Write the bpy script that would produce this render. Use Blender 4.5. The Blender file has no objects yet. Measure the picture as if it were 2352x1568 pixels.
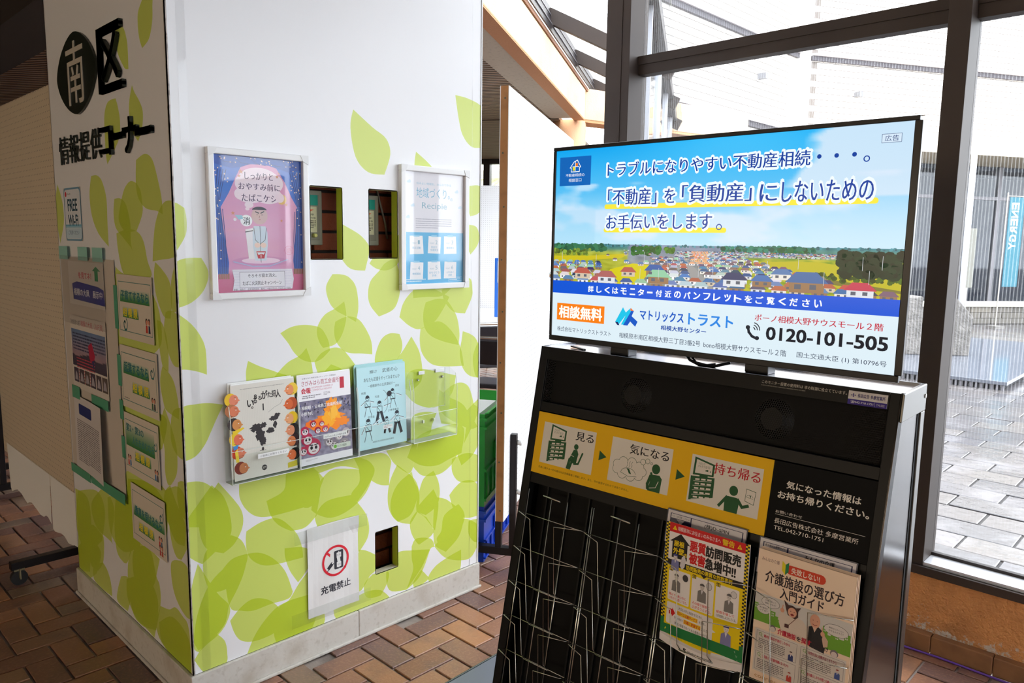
import bpy, math, random
from math import sin, cos, pi, radians, sqrt
from mathutils import Vector, Matrix, noise
from mathutils.geometry import delaunay_2d_cdt
random.seed(7)
C = bpy.context.scene.collection
S = bpy.context.scene

# ------------------------------------------------------------------ camera, world, light, exposure
cam = bpy.data.cameras.new('camera'); camo = bpy.data.objects.new('camera', cam); C.objects.link(camo)
cam.sensor_width = 36; cam.lens = 1741.96 / 2352 * 36; cam.clip_start = .05; cam.clip_end = 200
YAW, PIT, ROL = radians(44.0766), radians(7.5596), radians(.8155)
CAM = Vector((-.92678, -2.29157, 1.5))
fw = Vector((cos(YAW) * cos(PIT), sin(YAW) * cos(PIT), -sin(PIT)))
rt0 = Vector((sin(YAW), -cos(YAW), 0)); up0 = rt0.cross(fw)
rt = rt0 * cos(ROL) + up0 * sin(ROL); up = -rt0 * sin(ROL) + up0 * cos(ROL)
mw = Matrix((rt, up, -fw)).transposed().to_4x4(); mw.translation = CAM
camo.matrix_world = mw
S.camera = camo
def seen(p):
    d = Vector(p) - CAM; z = d.dot(fw)
    if z < .1: return None
    return 1176 + 1741.96 * d.dot(rt) / z, 784 - 1741.96 * d.dot(up) / z, z

w = bpy.data.worlds.new('overcast'); S.world = w; w.use_nodes = True
bg = w.node_tree.nodes['Background']; bg.inputs[0].default_value = (.93, .965, 1, 1); bg.inputs[1].default_value = 2.6
S.view_settings.view_transform = 'Standard'; S.view_settings.look = 'None'
S.view_settings.exposure = 1.4; S.view_settings.gamma = 1; S.view_settings.use_curve_mapping = False
S.cycles.max_bounces = 7; S.cycles.diffuse_bounces = 4; S.cycles.glossy_bounces = 3; S.cycles.transmission_bounces = 4
S.cycles.transparent_max_bounces = 12; S.cycles.caustics_reflective = False; S.cycles.caustics_refractive = False
S.cycles.use_denoising = True; S.cycles.sample_clamp_indirect = 6

# ------------------------------------------------------------------ colour and material helpers
def lin(c):
    return tuple((x / 255 / 12.92 if x / 255 <= .04045 else ((x / 255 + .055) / 1.055) ** 2.4) for x in c)
MATS = {}
def M(name, rgb, rough=.5, metal=0., spec=.5, var=None, bump=None, coat=0, rnd=None, speck=None):
    if name in MATS: return MATS[name]
    m = bpy.data.materials.new(name); m.use_nodes = True; nt = m.node_tree; N = nt.nodes; L = nt.links
    b = N['Principled BSDF']; b.inputs['Roughness'].default_value = rough; b.inputs['Metallic'].default_value = metal
    b.inputs['Specular IOR Level'].default_value = spec; b.inputs['Coat Weight'].default_value = coat
    c = lin(rgb) + (1,); b.inputs['Base Color'].default_value = c
    tc = N.new('ShaderNodeTexCoord'); out = None
    def mix(a, bcol, fac):
        x = N.new('ShaderNodeMix'); x.data_type = 'RGBA'
        if a is None: x.inputs['A'].default_value = c
        else: L.new(a, x.inputs['A'])
        x.inputs['B'].default_value = lin(bcol) + (1,); L.new(fac, x.inputs['Factor']); return x.outputs['Result']
    def ramp(src, lo, hi, top=1.):
        r = N.new('ShaderNodeMapRange'); r.inputs['From Min'].default_value = lo; r.inputs['From Max'].default_value = hi
        r.inputs['To Max'].default_value = top; L.new(src, r.inputs['Value']); return r.outputs['Result']
    if rnd:                                                      # a tint that differs from piece to piece
        oi = N.new('ShaderNodeObjectInfo'); ge = N.new('ShaderNodeNewGeometry'); ad = N.new('ShaderNodeMath'); ad.operation = 'ADD'
        L.new(oi.outputs['Random'], ad.inputs[0]); L.new(ge.outputs['Random Per Island'], ad.inputs[1])
        fr = N.new('ShaderNodeMath'); fr.operation = 'FRACT'; L.new(ad.outputs[0], fr.inputs[0])
        cr = N.new('ShaderNodeValToRGB'); L.new(fr.outputs[0], cr.inputs[0]); els = cr.color_ramp.elements
        for i, q in enumerate(rnd):
            e = els[i] if i < 2 else els.new(.5)
            e.position = i / (len(rnd) - 1); e.color = lin(q) + (1,)
        for i, q in enumerate(rnd): els[i].position = i / (len(rnd) - 1); els[i].color = lin(q) + (1,)
        out = cr.outputs['Color']
    if var:
        for sc, col, lo, hi, top in (var if isinstance(var, list) else [var]):
            n = N.new('ShaderNodeTexNoise'); n.inputs['Scale'].default_value = sc; n.inputs['Detail'].default_value = 4
            L.new(N.new('ShaderNodeNewGeometry').outputs['Position'], n.inputs['Vector'])
            out = mix(out, col, ramp(n.outputs[0], lo, hi, top))
    if out is not None: L.new(out, b.inputs['Base Color'])
    if bump:
        n = N.new('ShaderNodeTexNoise'); n.inputs['Scale'].default_value = bump[0]; n.inputs['Detail'].default_value = 3
        L.new(N.new('ShaderNodeNewGeometry').outputs['Position'], n.inputs['Vector'])
        bp = N.new('ShaderNodeBump'); bp.inputs['Strength'].default_value = bump[1]; bp.inputs['Distance'].default_value = bump[2]
        L.new(n.outputs[0], bp.inputs['Height']); L.new(bp.outputs[0], b.inputs['Normal'])
    MATS[name] = m; return m
def print_mat(name, rough=.5, coat=0, emit=0, spec=.5, bump=None):
    if name in MATS: return MATS[name]
    m = bpy.data.materials.new(name); m.use_nodes = True; nt = m.node_tree; b = nt.nodes['Principled BSDF']
    a = nt.nodes.new('ShaderNodeAttribute'); a.attribute_name = 'Col'
    b.inputs['Roughness'].default_value = rough; b.inputs['Coat Weight'].default_value = coat; b.inputs['Specular IOR Level'].default_value = spec
    if emit:
        b.inputs['Base Color'].default_value = (.01, .01, .012, 1)
        nt.links.new(a.outputs['Color'], b.inputs['Emission Color']); b.inputs['Emission Strength'].default_value = emit
    else: nt.links.new(a.outputs['Color'], b.inputs['Base Color'])
    if bump:
        n = nt.nodes.new('ShaderNodeTexNoise'); n.inputs['Scale'].default_value = bump[0]
        nt.links.new(nt.nodes.new('ShaderNodeNewGeometry').outputs['Position'], n.inputs['Vector'])
        bp = nt.nodes.new('ShaderNodeBump'); bp.inputs['Strength'].default_value = bump[1]; bp.inputs['Distance'].default_value = bump[2]
        nt.links.new(n.outputs[0], bp.inputs['Height']); nt.links.new(bp.outputs[0], b.inputs['Normal'])
    MATS[name] = m; return m
def glass(name, tint=(1, 1, 1), gloss=.06, haze=0., dots=0., hazecol=(1, 1, 1)):
    if name in MATS: return MATS[name]
    m = bpy.data.materials.new(name); m.use_nodes = True; nt = m.node_tree; N = nt.nodes; L = nt.links
    N.remove(N['Principled BSDF']); o = N['Material Output']
    t = N.new('ShaderNodeBsdfTransparent'); t.inputs[0].default_value = tint + (1,)
    g = N.new('ShaderNodeBsdfGlossy'); g.inputs['Roughness'].default_value = .03
    fr = N.new('ShaderNodeLayerWeight'); fr.inputs[0].default_value = .5
    pw = N.new('ShaderNodeMath'); pw.operation = 'POWER'; pw.inputs[1].default_value = 5; L.new(fr.outputs['Facing'], pw.inputs[0])
    mm = N.new('ShaderNodeMath'); mm.operation = 'MULTIPLY_ADD'; mm.inputs[1].default_value = .6; mm.inputs[2].default_value = gloss * .6; L.new(pw.outputs[0], mm.inputs[0]); mm.use_clamp = True
    x = N.new('ShaderNodeMixShader'); L.new(mm.outputs[0], x.inputs[0]); L.new(t.outputs[0], x.inputs[1]); L.new(g.outputs[0], x.inputs[2])
    last = x.outputs[0]
    if haze or dots:
        d = N.new('ShaderNodeBsdfTranslucent'); d.inputs[0].default_value = hazecol + (1,)
        x2 = N.new('ShaderNodeMixShader'); L.new(last, x2.inputs[1]); L.new(d.outputs[0], x2.inputs[2])
        if dots:                                                 # rows of tiny beads printed down the pane
            tc = N.new('ShaderNodeTexCoord'); sp = N.new('ShaderNodeSeparateXYZ'); L.new(tc.outputs['Object'], sp.inputs[0])
            def f(sock, k, fn, ph=0):
                a = N.new('ShaderNodeMath'); a.operation = 'MULTIPLY_ADD'; a.inputs[1].default_value = k; a.inputs[2].default_value = ph; L.new(sock, a.inputs[0])
                c = N.new('ShaderNodeMath'); c.operation = fn; L.new(a.outputs[0], c.inputs[0]); return c.outputs[0]
            s1 = f(sp.outputs['Y'], 2 * pi / .011, 'SINE'); n = N.new('ShaderNodeTexNoise'); n.inputs['Scale'].default_value = 190
            L.new(tc.outputs['Object'], n.inputs['Vector'])
            a = N.new('ShaderNodeMath'); a.operation = 'MULTIPLY'; L.new(s1, a.inputs[0]); L.new(n.outputs[0], a.inputs[1])
            r = N.new('ShaderNodeMapRange'); L.new(a.outputs[0], r.inputs['Value']); r.inputs['From Min'].default_value = .2; r.inputs['From Max'].default_value = .55
            r.inputs['To Min'].default_value = haze; r.inputs['To Max'].default_value = dots
            zf = N.new('ShaderNodeMapRange'); L.new(sp.outputs['Z'], zf.inputs['Value']); zf.inputs['From Min'].default_value = .75; zf.inputs['From Max'].default_value = 1.15; zf.inputs['To Min'].default_value = .1
            ml = N.new('ShaderNodeMath'); ml.operation = 'MULTIPLY'; L.new(zf.outputs['Result'], ml.inputs[0]); L.new(r.outputs['Result'], ml.inputs[1]); L.new(ml.outputs[0], x2.inputs[0])
        else: x2.inputs[0].default_value = haze
        last = x2.outputs[0]
    L.new(last, o.inputs['Surface']); MATS[name] = m; return m

# ------------------------------------------------------------------ object helpers
def tag(o, label=None, cat=None, group=None, kind=None):
    if label: o['label'] = label
    if cat: o['category'] = cat
    if group: o['group'] = group
    if kind: o['kind'] = kind
    return o
def T(name, label, cat, loc=(0, 0, 0), rz=0, group=None, kind=None):
    o = bpy.data.objects.new(name, None); C.objects.link(o); o.location = loc; o.rotation_euler = (0, 0, rz)
    o.empty_display_size = .1
    return tag(o, label, cat, group, kind)
def mesh(name, vs, fs, mat, parent=None, smooth=False, bevel=0, loc=None, mats=None, mi=None):
    me = bpy.data.meshes.new(name); me.from_pydata([tuple(v) for v in vs], [], fs)
    for m in (mats or [mat]): me.materials.append(m)
    if mi: me.polygons.foreach_set('material_index', mi)
    if smooth: me.polygons.foreach_set('use_smooth', [True] * len(me.polygons))
    o = bpy.data.objects.new(name, me); C.objects.link(o)
    if parent: o.parent = parent
    if loc: o.location = loc
    if bevel:
        b = o.modifiers.new('b', 'BEVEL'); b.width = bevel; b.segments = 2; b.limit_method = 'ANGLE'; b.harden_normals = False
    return o
class MB:
    def __init__(s, fr=None): s.v = []; s.f = []; s.fr = fr or (lambda p: p)
    def add(s, vs, fs):
        k = len(s.v); s.v += [tuple(s.fr(Vector(v))) for v in vs]; s.f += [tuple(i + k for i in f) for f in fs]; return s
    def box(s, x0, x1, y0, y1, z0, z1):
        return s.add([(x0, y0, z0), (x1, y0, z0), (x1, y1, z0), (x0, y1, z0), (x0, y0, z1), (x1, y0, z1), (x1, y1, z1), (x0, y1, z1)],
                     [(0, 3, 2, 1), (4, 5, 6, 7), (0, 1, 5, 4), (1, 2, 6, 5), (2, 3, 7, 6), (3, 0, 4, 7)])
    def prism(s, pts, d):                                        # polygon pts (3-D) pushed along d
        n = len(pts); p = [Vector(q) for q in pts]; d = Vector(d)
        return s.add(p + [q + d for q in p], [tuple(range(n))[::-1], tuple(range(n, 2 * n))] + [(i, (i + 1) % n, n + (i + 1) % n, n + i) for i in range(n)])
    def bar(s, a, b, wd, ht=None, n=4, upv=(0, 0, 1)):
        a = Vector(a); b = Vector(b); d = (b - a).normalized(); ht = ht or wd; u = Vector(upv)
        if abs(d.dot(u)) > .98: u = Vector((1, 0, 0))
        r = d.cross(u).normalized(); u = r.cross(d)
        q = [r * wd / 2 + u * ht / 2, -r * wd / 2 + u * ht / 2, -r * wd / 2 - u * ht / 2, r * wd / 2 - u * ht / 2]
        return s.add([a + x for x in q] + [b + x for x in q], [(3, 2, 1, 0), (4, 5, 6, 7)] + [(i, (i + 1) % 4, 4 + (i + 1) % 4, 4 + i) for i in range(4)])
    def tube(s, pts, r, n=8):
        P = [Vector(p) for p in pts]; rings = []; u = None
        for i, p in enumerate(P):
            d = ((P[min(i + 1, len(P) - 1)] - P[i]).normalized() + (P[i] - P[max(i - 1, 0)]).normalized()).normalized() if 0 < i < len(P) - 1 else (P[min(i + 1, len(P) - 1)] - P[max(i - 1, 0)]).normalized()
            if u is None: u = d.orthogonal().normalized()
            u = (u - d * u.dot(d)).normalized(); v = d.cross(u)
            rr = r[i] if isinstance(r, (list, tuple)) else r
            rings += [p + (u * cos(2 * pi * k / n) + v * sin(2 * pi * k / n)) * rr for k in range(n)]
        m = len(P); f = [(i * n + k, i * n + (k + 1) % n, (i + 1) * n + (k + 1) % n, (i + 1) * n + k) for i in range(m - 1) for k in range(n)]
        return s.add(rings, f + [tuple(range(n))[::-1], tuple(range((m - 1) * n, m * n))])
    def cyl(s, c, r, h, n=24, axis=(0, 0, 1), r2=None):
        c = Vector(c); a = Vector(axis).normalized(); return s.tube([c, c + a * h], [r, r if r2 is None else r2], n)
    def build(s, name, mat, parent=None, **k): return mesh(name, s.v, s.f, mat, parent, **k)
def box(name, b, mat, parent=None, bevel=0, **k): return MB().box(*b).build(name, mat, parent, bevel=bevel, **k)

# ------------------------------------------------------------------ printed matter: flat coloured shapes in the plane of a sheet, y runs down the sheet
GC = {}
def glyphs(s, bold=0, ext=0):
    bold = 0; key = (s, bold, ext)
    if key in GC: return GC[key]
    c = bpy.data.curves.new('t', 'FONT'); c.body = s; c.resolution_u = 3; c.extrude = ext
    o = bpy.data.objects.new('t', c); C.objects.link(o); dg = bpy.context.evaluated_depsgraph_get()
    me = bpy.data.meshes.new_from_object(o.evaluated_get(dg)); vs = [tuple(v.co) for v in me.vertices]; fs = [tuple(p.vertices) for p in me.polygons]
    bpy.data.objects.remove(o); bpy.data.curves.remove(c); bpy.data.meshes.remove(me)
    xs = [v[0] for v in vs]; ys = [v[1] for v in vs]
    GC[key] = (vs, fs, min(xs), max(xs), min(ys), max(ys)); return GC[key]
class Art:
    def __init__(s, O, U, V, sc=1., dz=.00012, warp=None):
        s.O = Vector(O); s.U = Vector(U) * sc; s.V = Vector(V) * sc; s.N = Vector(V).cross(Vector(U)).normalized(); s.dz = dz; s.warp = warp; s.big = 12 if warp else 9e9
        s.v = []; s.f = []; s.c = []; s.bb = []
    def _layer(s, x0, y0, x1, y1, L=None):
        if L is None:
            L = 0
            for a in s.bb:
                if a[0] < x1 and a[2] > x0 and a[1] < y1 and a[3] > y0 and a[4] >= L: L = a[4] + 1
            s.bb.append((x0, y0, x1, y1, L)); return L
        s.n = (getattr(s, 'n', 0) + 1) % 18; s.bb.append((x0, y0, x1, y1, L)); return L + .05 * s.n
    def P(s, x, y, L):
        p = s.O + s.U * x + s.V * y + s.N * (L * s.dz)
        return p + s.warp(x, y) if s.warp else p
    def poly(s, pts, col, L=None):
        xs = [p[0] for p in pts]; ys = [p[1] for p in pts]; L = s._layer(min(xs), min(ys), max(xs), max(ys), L); k = len(s.v)
        s.v += [s.P(x, y, L) for x, y in pts]; s.f.append(tuple(range(k, k + len(pts)))); s.c += [lin(col) + (1,)] * len(pts); return s
    def rect(s, x0, y0, x1, y1, col, L=None, n=1):
        if s.warp and n == 1 and (abs(x1 - x0) > s.big or abs(y1 - y0) > s.big): n = 8
        if n > 1:
            L = s._layer(x0, y0, x1, y1, L)
            for i in range(n):
                ya = y0 + (y1 - y0) * i / n; yb = y0 + (y1 - y0) * (i + 1) / n
                for j in range(n):
                    xa = x0 + (x1 - x0) * j / n; xb = x0 + (x1 - x0) * (j + 1) / n
                    k = len(s.v); s.v += [s.P(a, b, L) for a, b in ((xa, ya), (xb, ya), (xb, yb), (xa, yb))]; s.f.append((k, k + 1, k + 2, k + 3)); s.c += [lin(col) + (1,)] * 4
            return s
        return s.poly([(x0, y0), (x1, y0), (x1, y1), (x0, y1)], col, L)
    def rrect(s, x0, y0, x1, y1, r, col, L=None):
        p = []
        for cx, cy, a in ((x1 - r, y0 + r, -90), (x1 - r, y1 - r, 0), (x0 + r, y1 - r, 90), (x0 + r, y0 + r, 180)):
            p += [(cx + r * cos(radians(a + t)), cy + r * sin(radians(a + t))) for t in (0, 30, 60, 90)]
        return s.poly(p, col, L)
    def ell(s, cx, cy, rx, ry, col, n=20, a0=0, a1=360, L=None):
        return s.poly([(cx + rx * cos(radians(a0 + (a1 - a0) * i / n)), cy + ry * sin(radians(a0 + (a1 - a0) * i / n))) for i in range(n + (a1 - a0 < 360))], col, L)
    def ring(s, cx, cy, rx, ry, w, col, n=28, a0=0, a1=360, L=None):
        L = s._layer(cx - rx, cy - ry, cx + rx, cy + ry, L)
        for i in range(n):
            a, b = radians(a0 + (a1 - a0) * i / n), radians(a0 + (a1 - a0) * (i + 1) / n)
            k = len(s.v); s.v += [s.P(cx + x * cos(t), cy + y * sin(t), L) for x, y, t in ((rx, ry, a), (rx, ry, b), (rx - w, ry - w, b), (rx - w, ry - w, a))]
            s.f.append((k, k + 1, k + 2, k + 3)); s.c += [lin(col) + (1,)] * 4
        return s
    def line(s, pts, w, col, L=None):
        xs = [p[0] for p in pts]; ys = [p[1] for p in pts]; L = s._layer(min(xs) - w, min(ys) - w, max(xs) + w, max(ys) + w, L)
        for (xa, ya), (xb, yb) in zip(pts, pts[1:]):
            d = sqrt((xb - xa) ** 2 + (yb - ya) ** 2) or 1; nx, ny = -(yb - ya) / d * w / 2, (xb - xa) / d * w / 2; ex, ey = (xb - xa) / d * w / 3, (yb - ya) / d * w / 3
            k = len(s.v); s.v += [s.P(x, y, L) for x, y in ((xa + nx - ex, ya + ny - ey), (xb + nx + ex, yb + ny + ey), (xb - nx + ex, yb - ny + ey), (xa - nx - ex, ya - ny - ey))]
            s.f.append((k, k + 1, k + 2, k + 3)); s.c += [lin(col) + (1,)] * 4
        return s
    def frame(s, x0, y0, x1, y1, w, col): return s.line([(x0, y0), (x1, y0), (x1, y1), (x0, y1), (x0, y0)], w, col)
    def text(s, t, x0, y0, x1, y1, col, bold=0, L=None, rot=0):
        vs, fs, a, b, c, d = glyphs(t); L = s._layer(min(x0, x1), min(y0, y1), max(x0, x1), max(y0, y1), L)
        w_ = bold * .75 * abs(x1 - x0) / (b - a); h_ = bold * .55 * abs(y1 - y0) / (d - c); cc = lin(col) + (1,)
        offs = [(0, 0)] if bold < .012 else [(-w_, 0), (w_, 0)] if bold < .022 else [(-w_, -h_), (w_, -h_), (w_, h_), (-w_, h_), (0, 0)]
        if bold > .06: offs = [(1.4 * w_ * cos(i * pi / 4), 1.8 * h_ * sin(i * pi / 4)) for i in range(8)]
        for oi, (ox, oy) in enumerate(offs):
            k = len(s.v)
            for v in vs:
                p, q = (v[0] - a) / (b - a), (d - v[1]) / (d - c)
                if rot == 90: p, q = 1 - q, p
                s.v.append(s.P(x0 + (x1 - x0) * p + ox, y0 + (y1 - y0) * q + oy, L + .06 * oi))
            s.f += [tuple(i + k for i in f) for f in fs]; s.c += [cc] * len(vs)
        return s
    def grid(s, x0, y0, x1, y1, nx, ny, fn, L=None):
        L = s._layer(x0, y0, x1, y1, L); k = len(s.v)
        for j in range(ny + 1):
            for i in range(nx + 1):
                x = x0 + (x1 - x0) * i / nx; y = y0 + (y1 - y0) * j / ny; s.v.append(s.P(x, y, L)); s.c.append(lin(fn(x, y)) + (1,))
        s.f += [(k + j * (nx + 1) + i, k + j * (nx + 1) + i + 1, k + (j + 1) * (nx + 1) + i + 1, k + (j + 1) * (nx + 1) + i) for j in range(ny) for i in range(nx)]; return s
    def greek(s, x0, y0, x1, y1, rows, col, fill=.55, seed=1, chunk=None):   # body copy too small to read: rows of tiny dashes
        r = random.Random(seed); h = (y1 - y0) / rows; L = s._layer(x0, y0, x1, y1); ch = chunk or h * .8
        for j in range(rows):
            x = x0; end = x1 if j < rows - 1 else x0 + (x1 - x0) * r.uniform(.4, 1)
            while x < end - ch * .4:
                wd = ch * r.uniform(.55, .95); y = y0 + h * j + h * .15
                k = len(s.v); s.v += [s.P(a, b, L) for a, b in ((x, y), (x + wd, y), (x + wd, y + h * fill), (x, y + h * fill))]; s.f.append((k, k + 1, k + 2, k + 3)); s.c += [lin(col) + (1,)] * 4
                x += ch
        return s
    def build(s, name, mat, parent=None, **kw):
        o = mesh(name, s.v, s.f, mat, parent, **kw); a = o.data.color_attributes.new('Col', 'FLOAT_COLOR', 'POINT')
        a.data.foreach_set('color', [q for c in s.c for q in c]); return o

# ------------------------------------------------------------------ materials
white_panel = print_mat('vinyl_print', .32, 0, spec=.45)
paper = print_mat('printed_paper', .55, 0, spec=.3)
gloss_paper = print_mat('glossy_print', .3, 0, spec=.5)
m_white = M('white_plastic', (236, 236, 238), .35)
m_paperw = M('white_paper', (238, 238, 236), .7)
m_frame = M('bronze_aluminium', (60, 51, 47), .55, .1, spec=.3, var=(3, (70, 59, 52), .35, .7, .6))
m_black = M('black_steel', (14, 14, 15), .38, .2)
m_rack = M('satin_black_panel', (9, 9, 10), .55)
m_chrome = M('chrome_wire', (190, 188, 180), .25, 1)
m_base = M('marble_baseboard', (206, 202, 194), .5, var=[(9, (170, 158, 140), .5, .8, .7), (60, (176, 168, 156), .55, .75, .6)], bump=(80, .2, .002))
m_grout = M('floor_grout', (158, 146, 138), .8, bump=(120, .4, .003), var=(6, (92, 84, 80), .45, .65, .8))
m_brickfl = M('floor_brick', (150, 110, 90), .33, rnd=[(146, 98, 74), (122, 92, 84), (176, 122, 88), (134, 118, 102), (152, 106, 84), (112, 86, 82), (160, 112, 86)],
              var=[(7, (96, 78, 76), .5, .72, .55), (90, (196, 150, 116), .5, .75, .35)], bump=(140, .35, .002))
m_plaster = M('ochre_plaster', (164, 116, 72), .85, bump=(70, 1, .012), var=[(5, (140, 92, 54), .45, .7, .6)])
m_beam = M('cream_plaster', (222, 190, 152), .85, bump=(60, .6, .006), var=(3, (206, 168, 130), .5, .75, .5))
m_soffit = M('orange_plaster', (204, 146, 102), .85, bump=(60, .6, .006))
m_wood = M('edge_wood', (172, 118, 68), .6, var=[(14, (140, 92, 50), .5, .7, .6)])
m_dark = M('dark_ceiling', (46, 38, 34), .8)
m_brick_in = M('pillar_brick', (150, 74, 40), .8, rnd=[(150, 74, 40), (128, 60, 34), (164, 84, 46)], bump=(90, .7, .004))
m_clear = glass('clear_acrylic', (.985, .995, .985), .05, .006)
m_tape = glass('clear_tape', (.93, .95, .94), .05, .16)
m_gtape = M('green_tape', (80, 158, 122), .4)
m_green = M('green_crate', (52, 178, 62), .35)
m_blue = M('blue_crate', (18, 70, 190), .35)
m_conc = M('concrete_grey', (120, 116, 112), .8)
m_leafgreen = M('olive_reveal', (176, 190, 52), .5)
# ------------------------------------------------------------------ the setting: floor of herringbone bricks
PX, PY, PT = .385, -.06, .1012
fl = box('floor', (-9, 2.07, -9, 12, -.15, -.007), m_grout); tag(fl, kind='structure', label='herringbone floor of brown fired bricks with pale joints')
fl2 = MB().prism([(2.07, -.085, -.15), (9.6, 4.41, -.15), (9.6, 12, -.15), (2.07, 12, -.15)], (0, 0, .143)).build('floor_extension', m_grout, fl)
def brick_mesh(w, d, g=.0085, t=.012, ch=.0022):
    a, b, c, e = g / 2, w - g / 2, g / 2, d - g / 2
    v = [(a, c, -t), (b, c, -t), (b, e, -t), (a, e, -t), (a, c, -ch), (b, c, -ch), (b, e, -ch), (a, e, -ch),
         (a + ch, c + ch, 0), (b - ch, c + ch, 0), (b - ch, e - ch, 0), (a + ch, e - ch, 0)]
    return v, [(0, 1, 5, 4), (1, 2, 6, 5), (2, 3, 7, 6), (3, 0, 4, 7), (4, 5, 9, 8), (5, 6, 10, 9), (6, 7, 11, 10), (7, 4, 8, 11), (8, 9, 10, 11)]
def hidden(p):                                                   # behind the pillar or the display stand, seen from the camera
    def hits(x0, x1, y0, y1):
        dx, dy = p[0] - CAM.x, p[1] - CAM.y; t0, t1 = 0., 1.
        for o, d, a, b in ((CAM.x, dx, x0, x1), (CAM.y, dy, y0, y1)):
            if abs(d) < 1e-9: 
                if o < a or o > b: return False
                continue
            ta, tb = (a - o) / d, (b - o) / d
            if ta > tb: ta, tb = tb, ta
            t0 = max(t0, ta); t1 = min(t1, tb)
        return t0 < t1 and t1 > 0
    return hits(.03, 1.21, .03, 1.1) or hits(.62, .84, -1.76, -.86)
tiles = []
for i in range(-60, 62):
    for j in range(-34, 90):
        m = (i - j - 1) % 4
        if m == 0: W_, D_, k = 2, 1, 'h'
        elif m == 3: W_, D_, k = 1, 2, 'v'
        else: continue
        x, y = PX + i * PT, PY + j * PT
        if x > 2.03 and not (-.512 * (x + .2) + .859 * y > -1.10): continue
        if x + W_ * PT > 2.07 and y < 0: 
            W_ = (2.065 - x) / PT
        c = (x + W_ * PT / 2, y + D_ * PT / 2, 0)
        if k == 'h': pass
        s_ = seen(c); vis = s_ and -60 < s_[0] < 2412 and -60 < s_[1] < 1640 and not hidden(c)
        if 0 < c[0] < 1.24 and 0 < c[1] < 1.13: continue
        if vis or (s_ and s_[2] < 9 and -900 < s_[0] < 3200) or (abs(c[0]) < 3 and abs(c[1]) < 3):
            tiles.append((0 if vis else 1, s_[2] if s_ else 99, x, y, k, W_))
tiles.sort()
bh = bv = None; SV, SF = [], []
for n, (hid, z, x, y, k, W_) in enumerate(tiles):
    full = abs(W_ - (2 if k == 'h' else 1)) < 1e-6
    v, f = brick_mesh(PT * W_, PT * (1 if k == 'h' else 2))
    if n < 298 and hid == 0:
        src = (bh if k == 'h' else bv) if full else None
        if src is None:
            o = mesh('floor_brick', v, f, m_brickfl, fl)
            if full:
                if k == 'h': bh = o.data
                else: bv = o.data
        else: o = bpy.data.objects.new('floor_brick', src); C.objects.link(o); o.parent = fl
        o.location = (x, y, random.uniform(-.0008, .0008))
    else:
        q = len(SV); SV += [(a + x, b + y, c) for a, b, c in v]; SF += [tuple(i + q for i in ff) for ff in f]
tag(mesh('far_floor_bricks', SV, SF, m_brickfl, fl), kind='stuff')

# ------------------------------------------------------------------ window wall (room side faces -X), sill, plaster dado
XW = 2.0915
m_sash = M('sash_face', (70, 60, 56), .42, .35, var=(3, (84, 70, 62), .35, .7, .6))
win = T('window_1', 'tall bronze aluminium window wall beside the screen stand', None, (XW, 0, 0), kind='structure')
def wpart(name, b, m=m_frame, bevel=.0015): return box(name, (b[0] - XW, b[1] - XW) + tuple(b[2:]), m, win, bevel)
wpart('corner_post', (XW, 2.235, -.1065, .031, 0, 3.15))
wpart('post_rib', (XW - .004, XW, -.062, -.055, 0, 3.15), bevel=0)
YM = [-1.45, -2.95, -4.45, -5.95, -7.45]
for y in YM:
    wpart('mullion', (XW, 2.235, y - .072, y, .3, 3.15))
ys = [-.1065] + YM + [-9]
m_sillw = M('sill_white', (226, 226, 230), .25, .4)
for k in range(6):
    y1, y0 = ys[k], ys[k + 1] if k == 5 else ys[k + 1]
    y1 = y1 - (.072 if k else 0)
    wpart('transom', (2.165, 2.225, y0, y1, 2.287, 2.368))
    wpart('transom_front', (2.158, 2.168, y0, y1, 2.333, 2.372), bevel=.001)
    wpart('sill_inner', (XW + .005, 2.2, y0, y1, .318, .331), m_sillw, .001)
    wpart('glazing_bead', (2.195, 2.215, y0, y1, .331, .342), M('rubber_bead', (52, 44, 42), .6), 0)
    for z0, z1 in ((.331, 2.287), (2.368, 3.15)):
        o = wpart('glass_pane', (2.203, 2.208, y0, y1, z0, z1), glass('dotted_glass', (.97, .985, 1), .04, .006, .09), 0)
wpart('sill_front', (XW - .012, XW + .012, -9, -.02, .286, .318))
wpart('head', (XW, 2.235, -9, .031, 3.15, 3.25), bevel=0)
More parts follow.
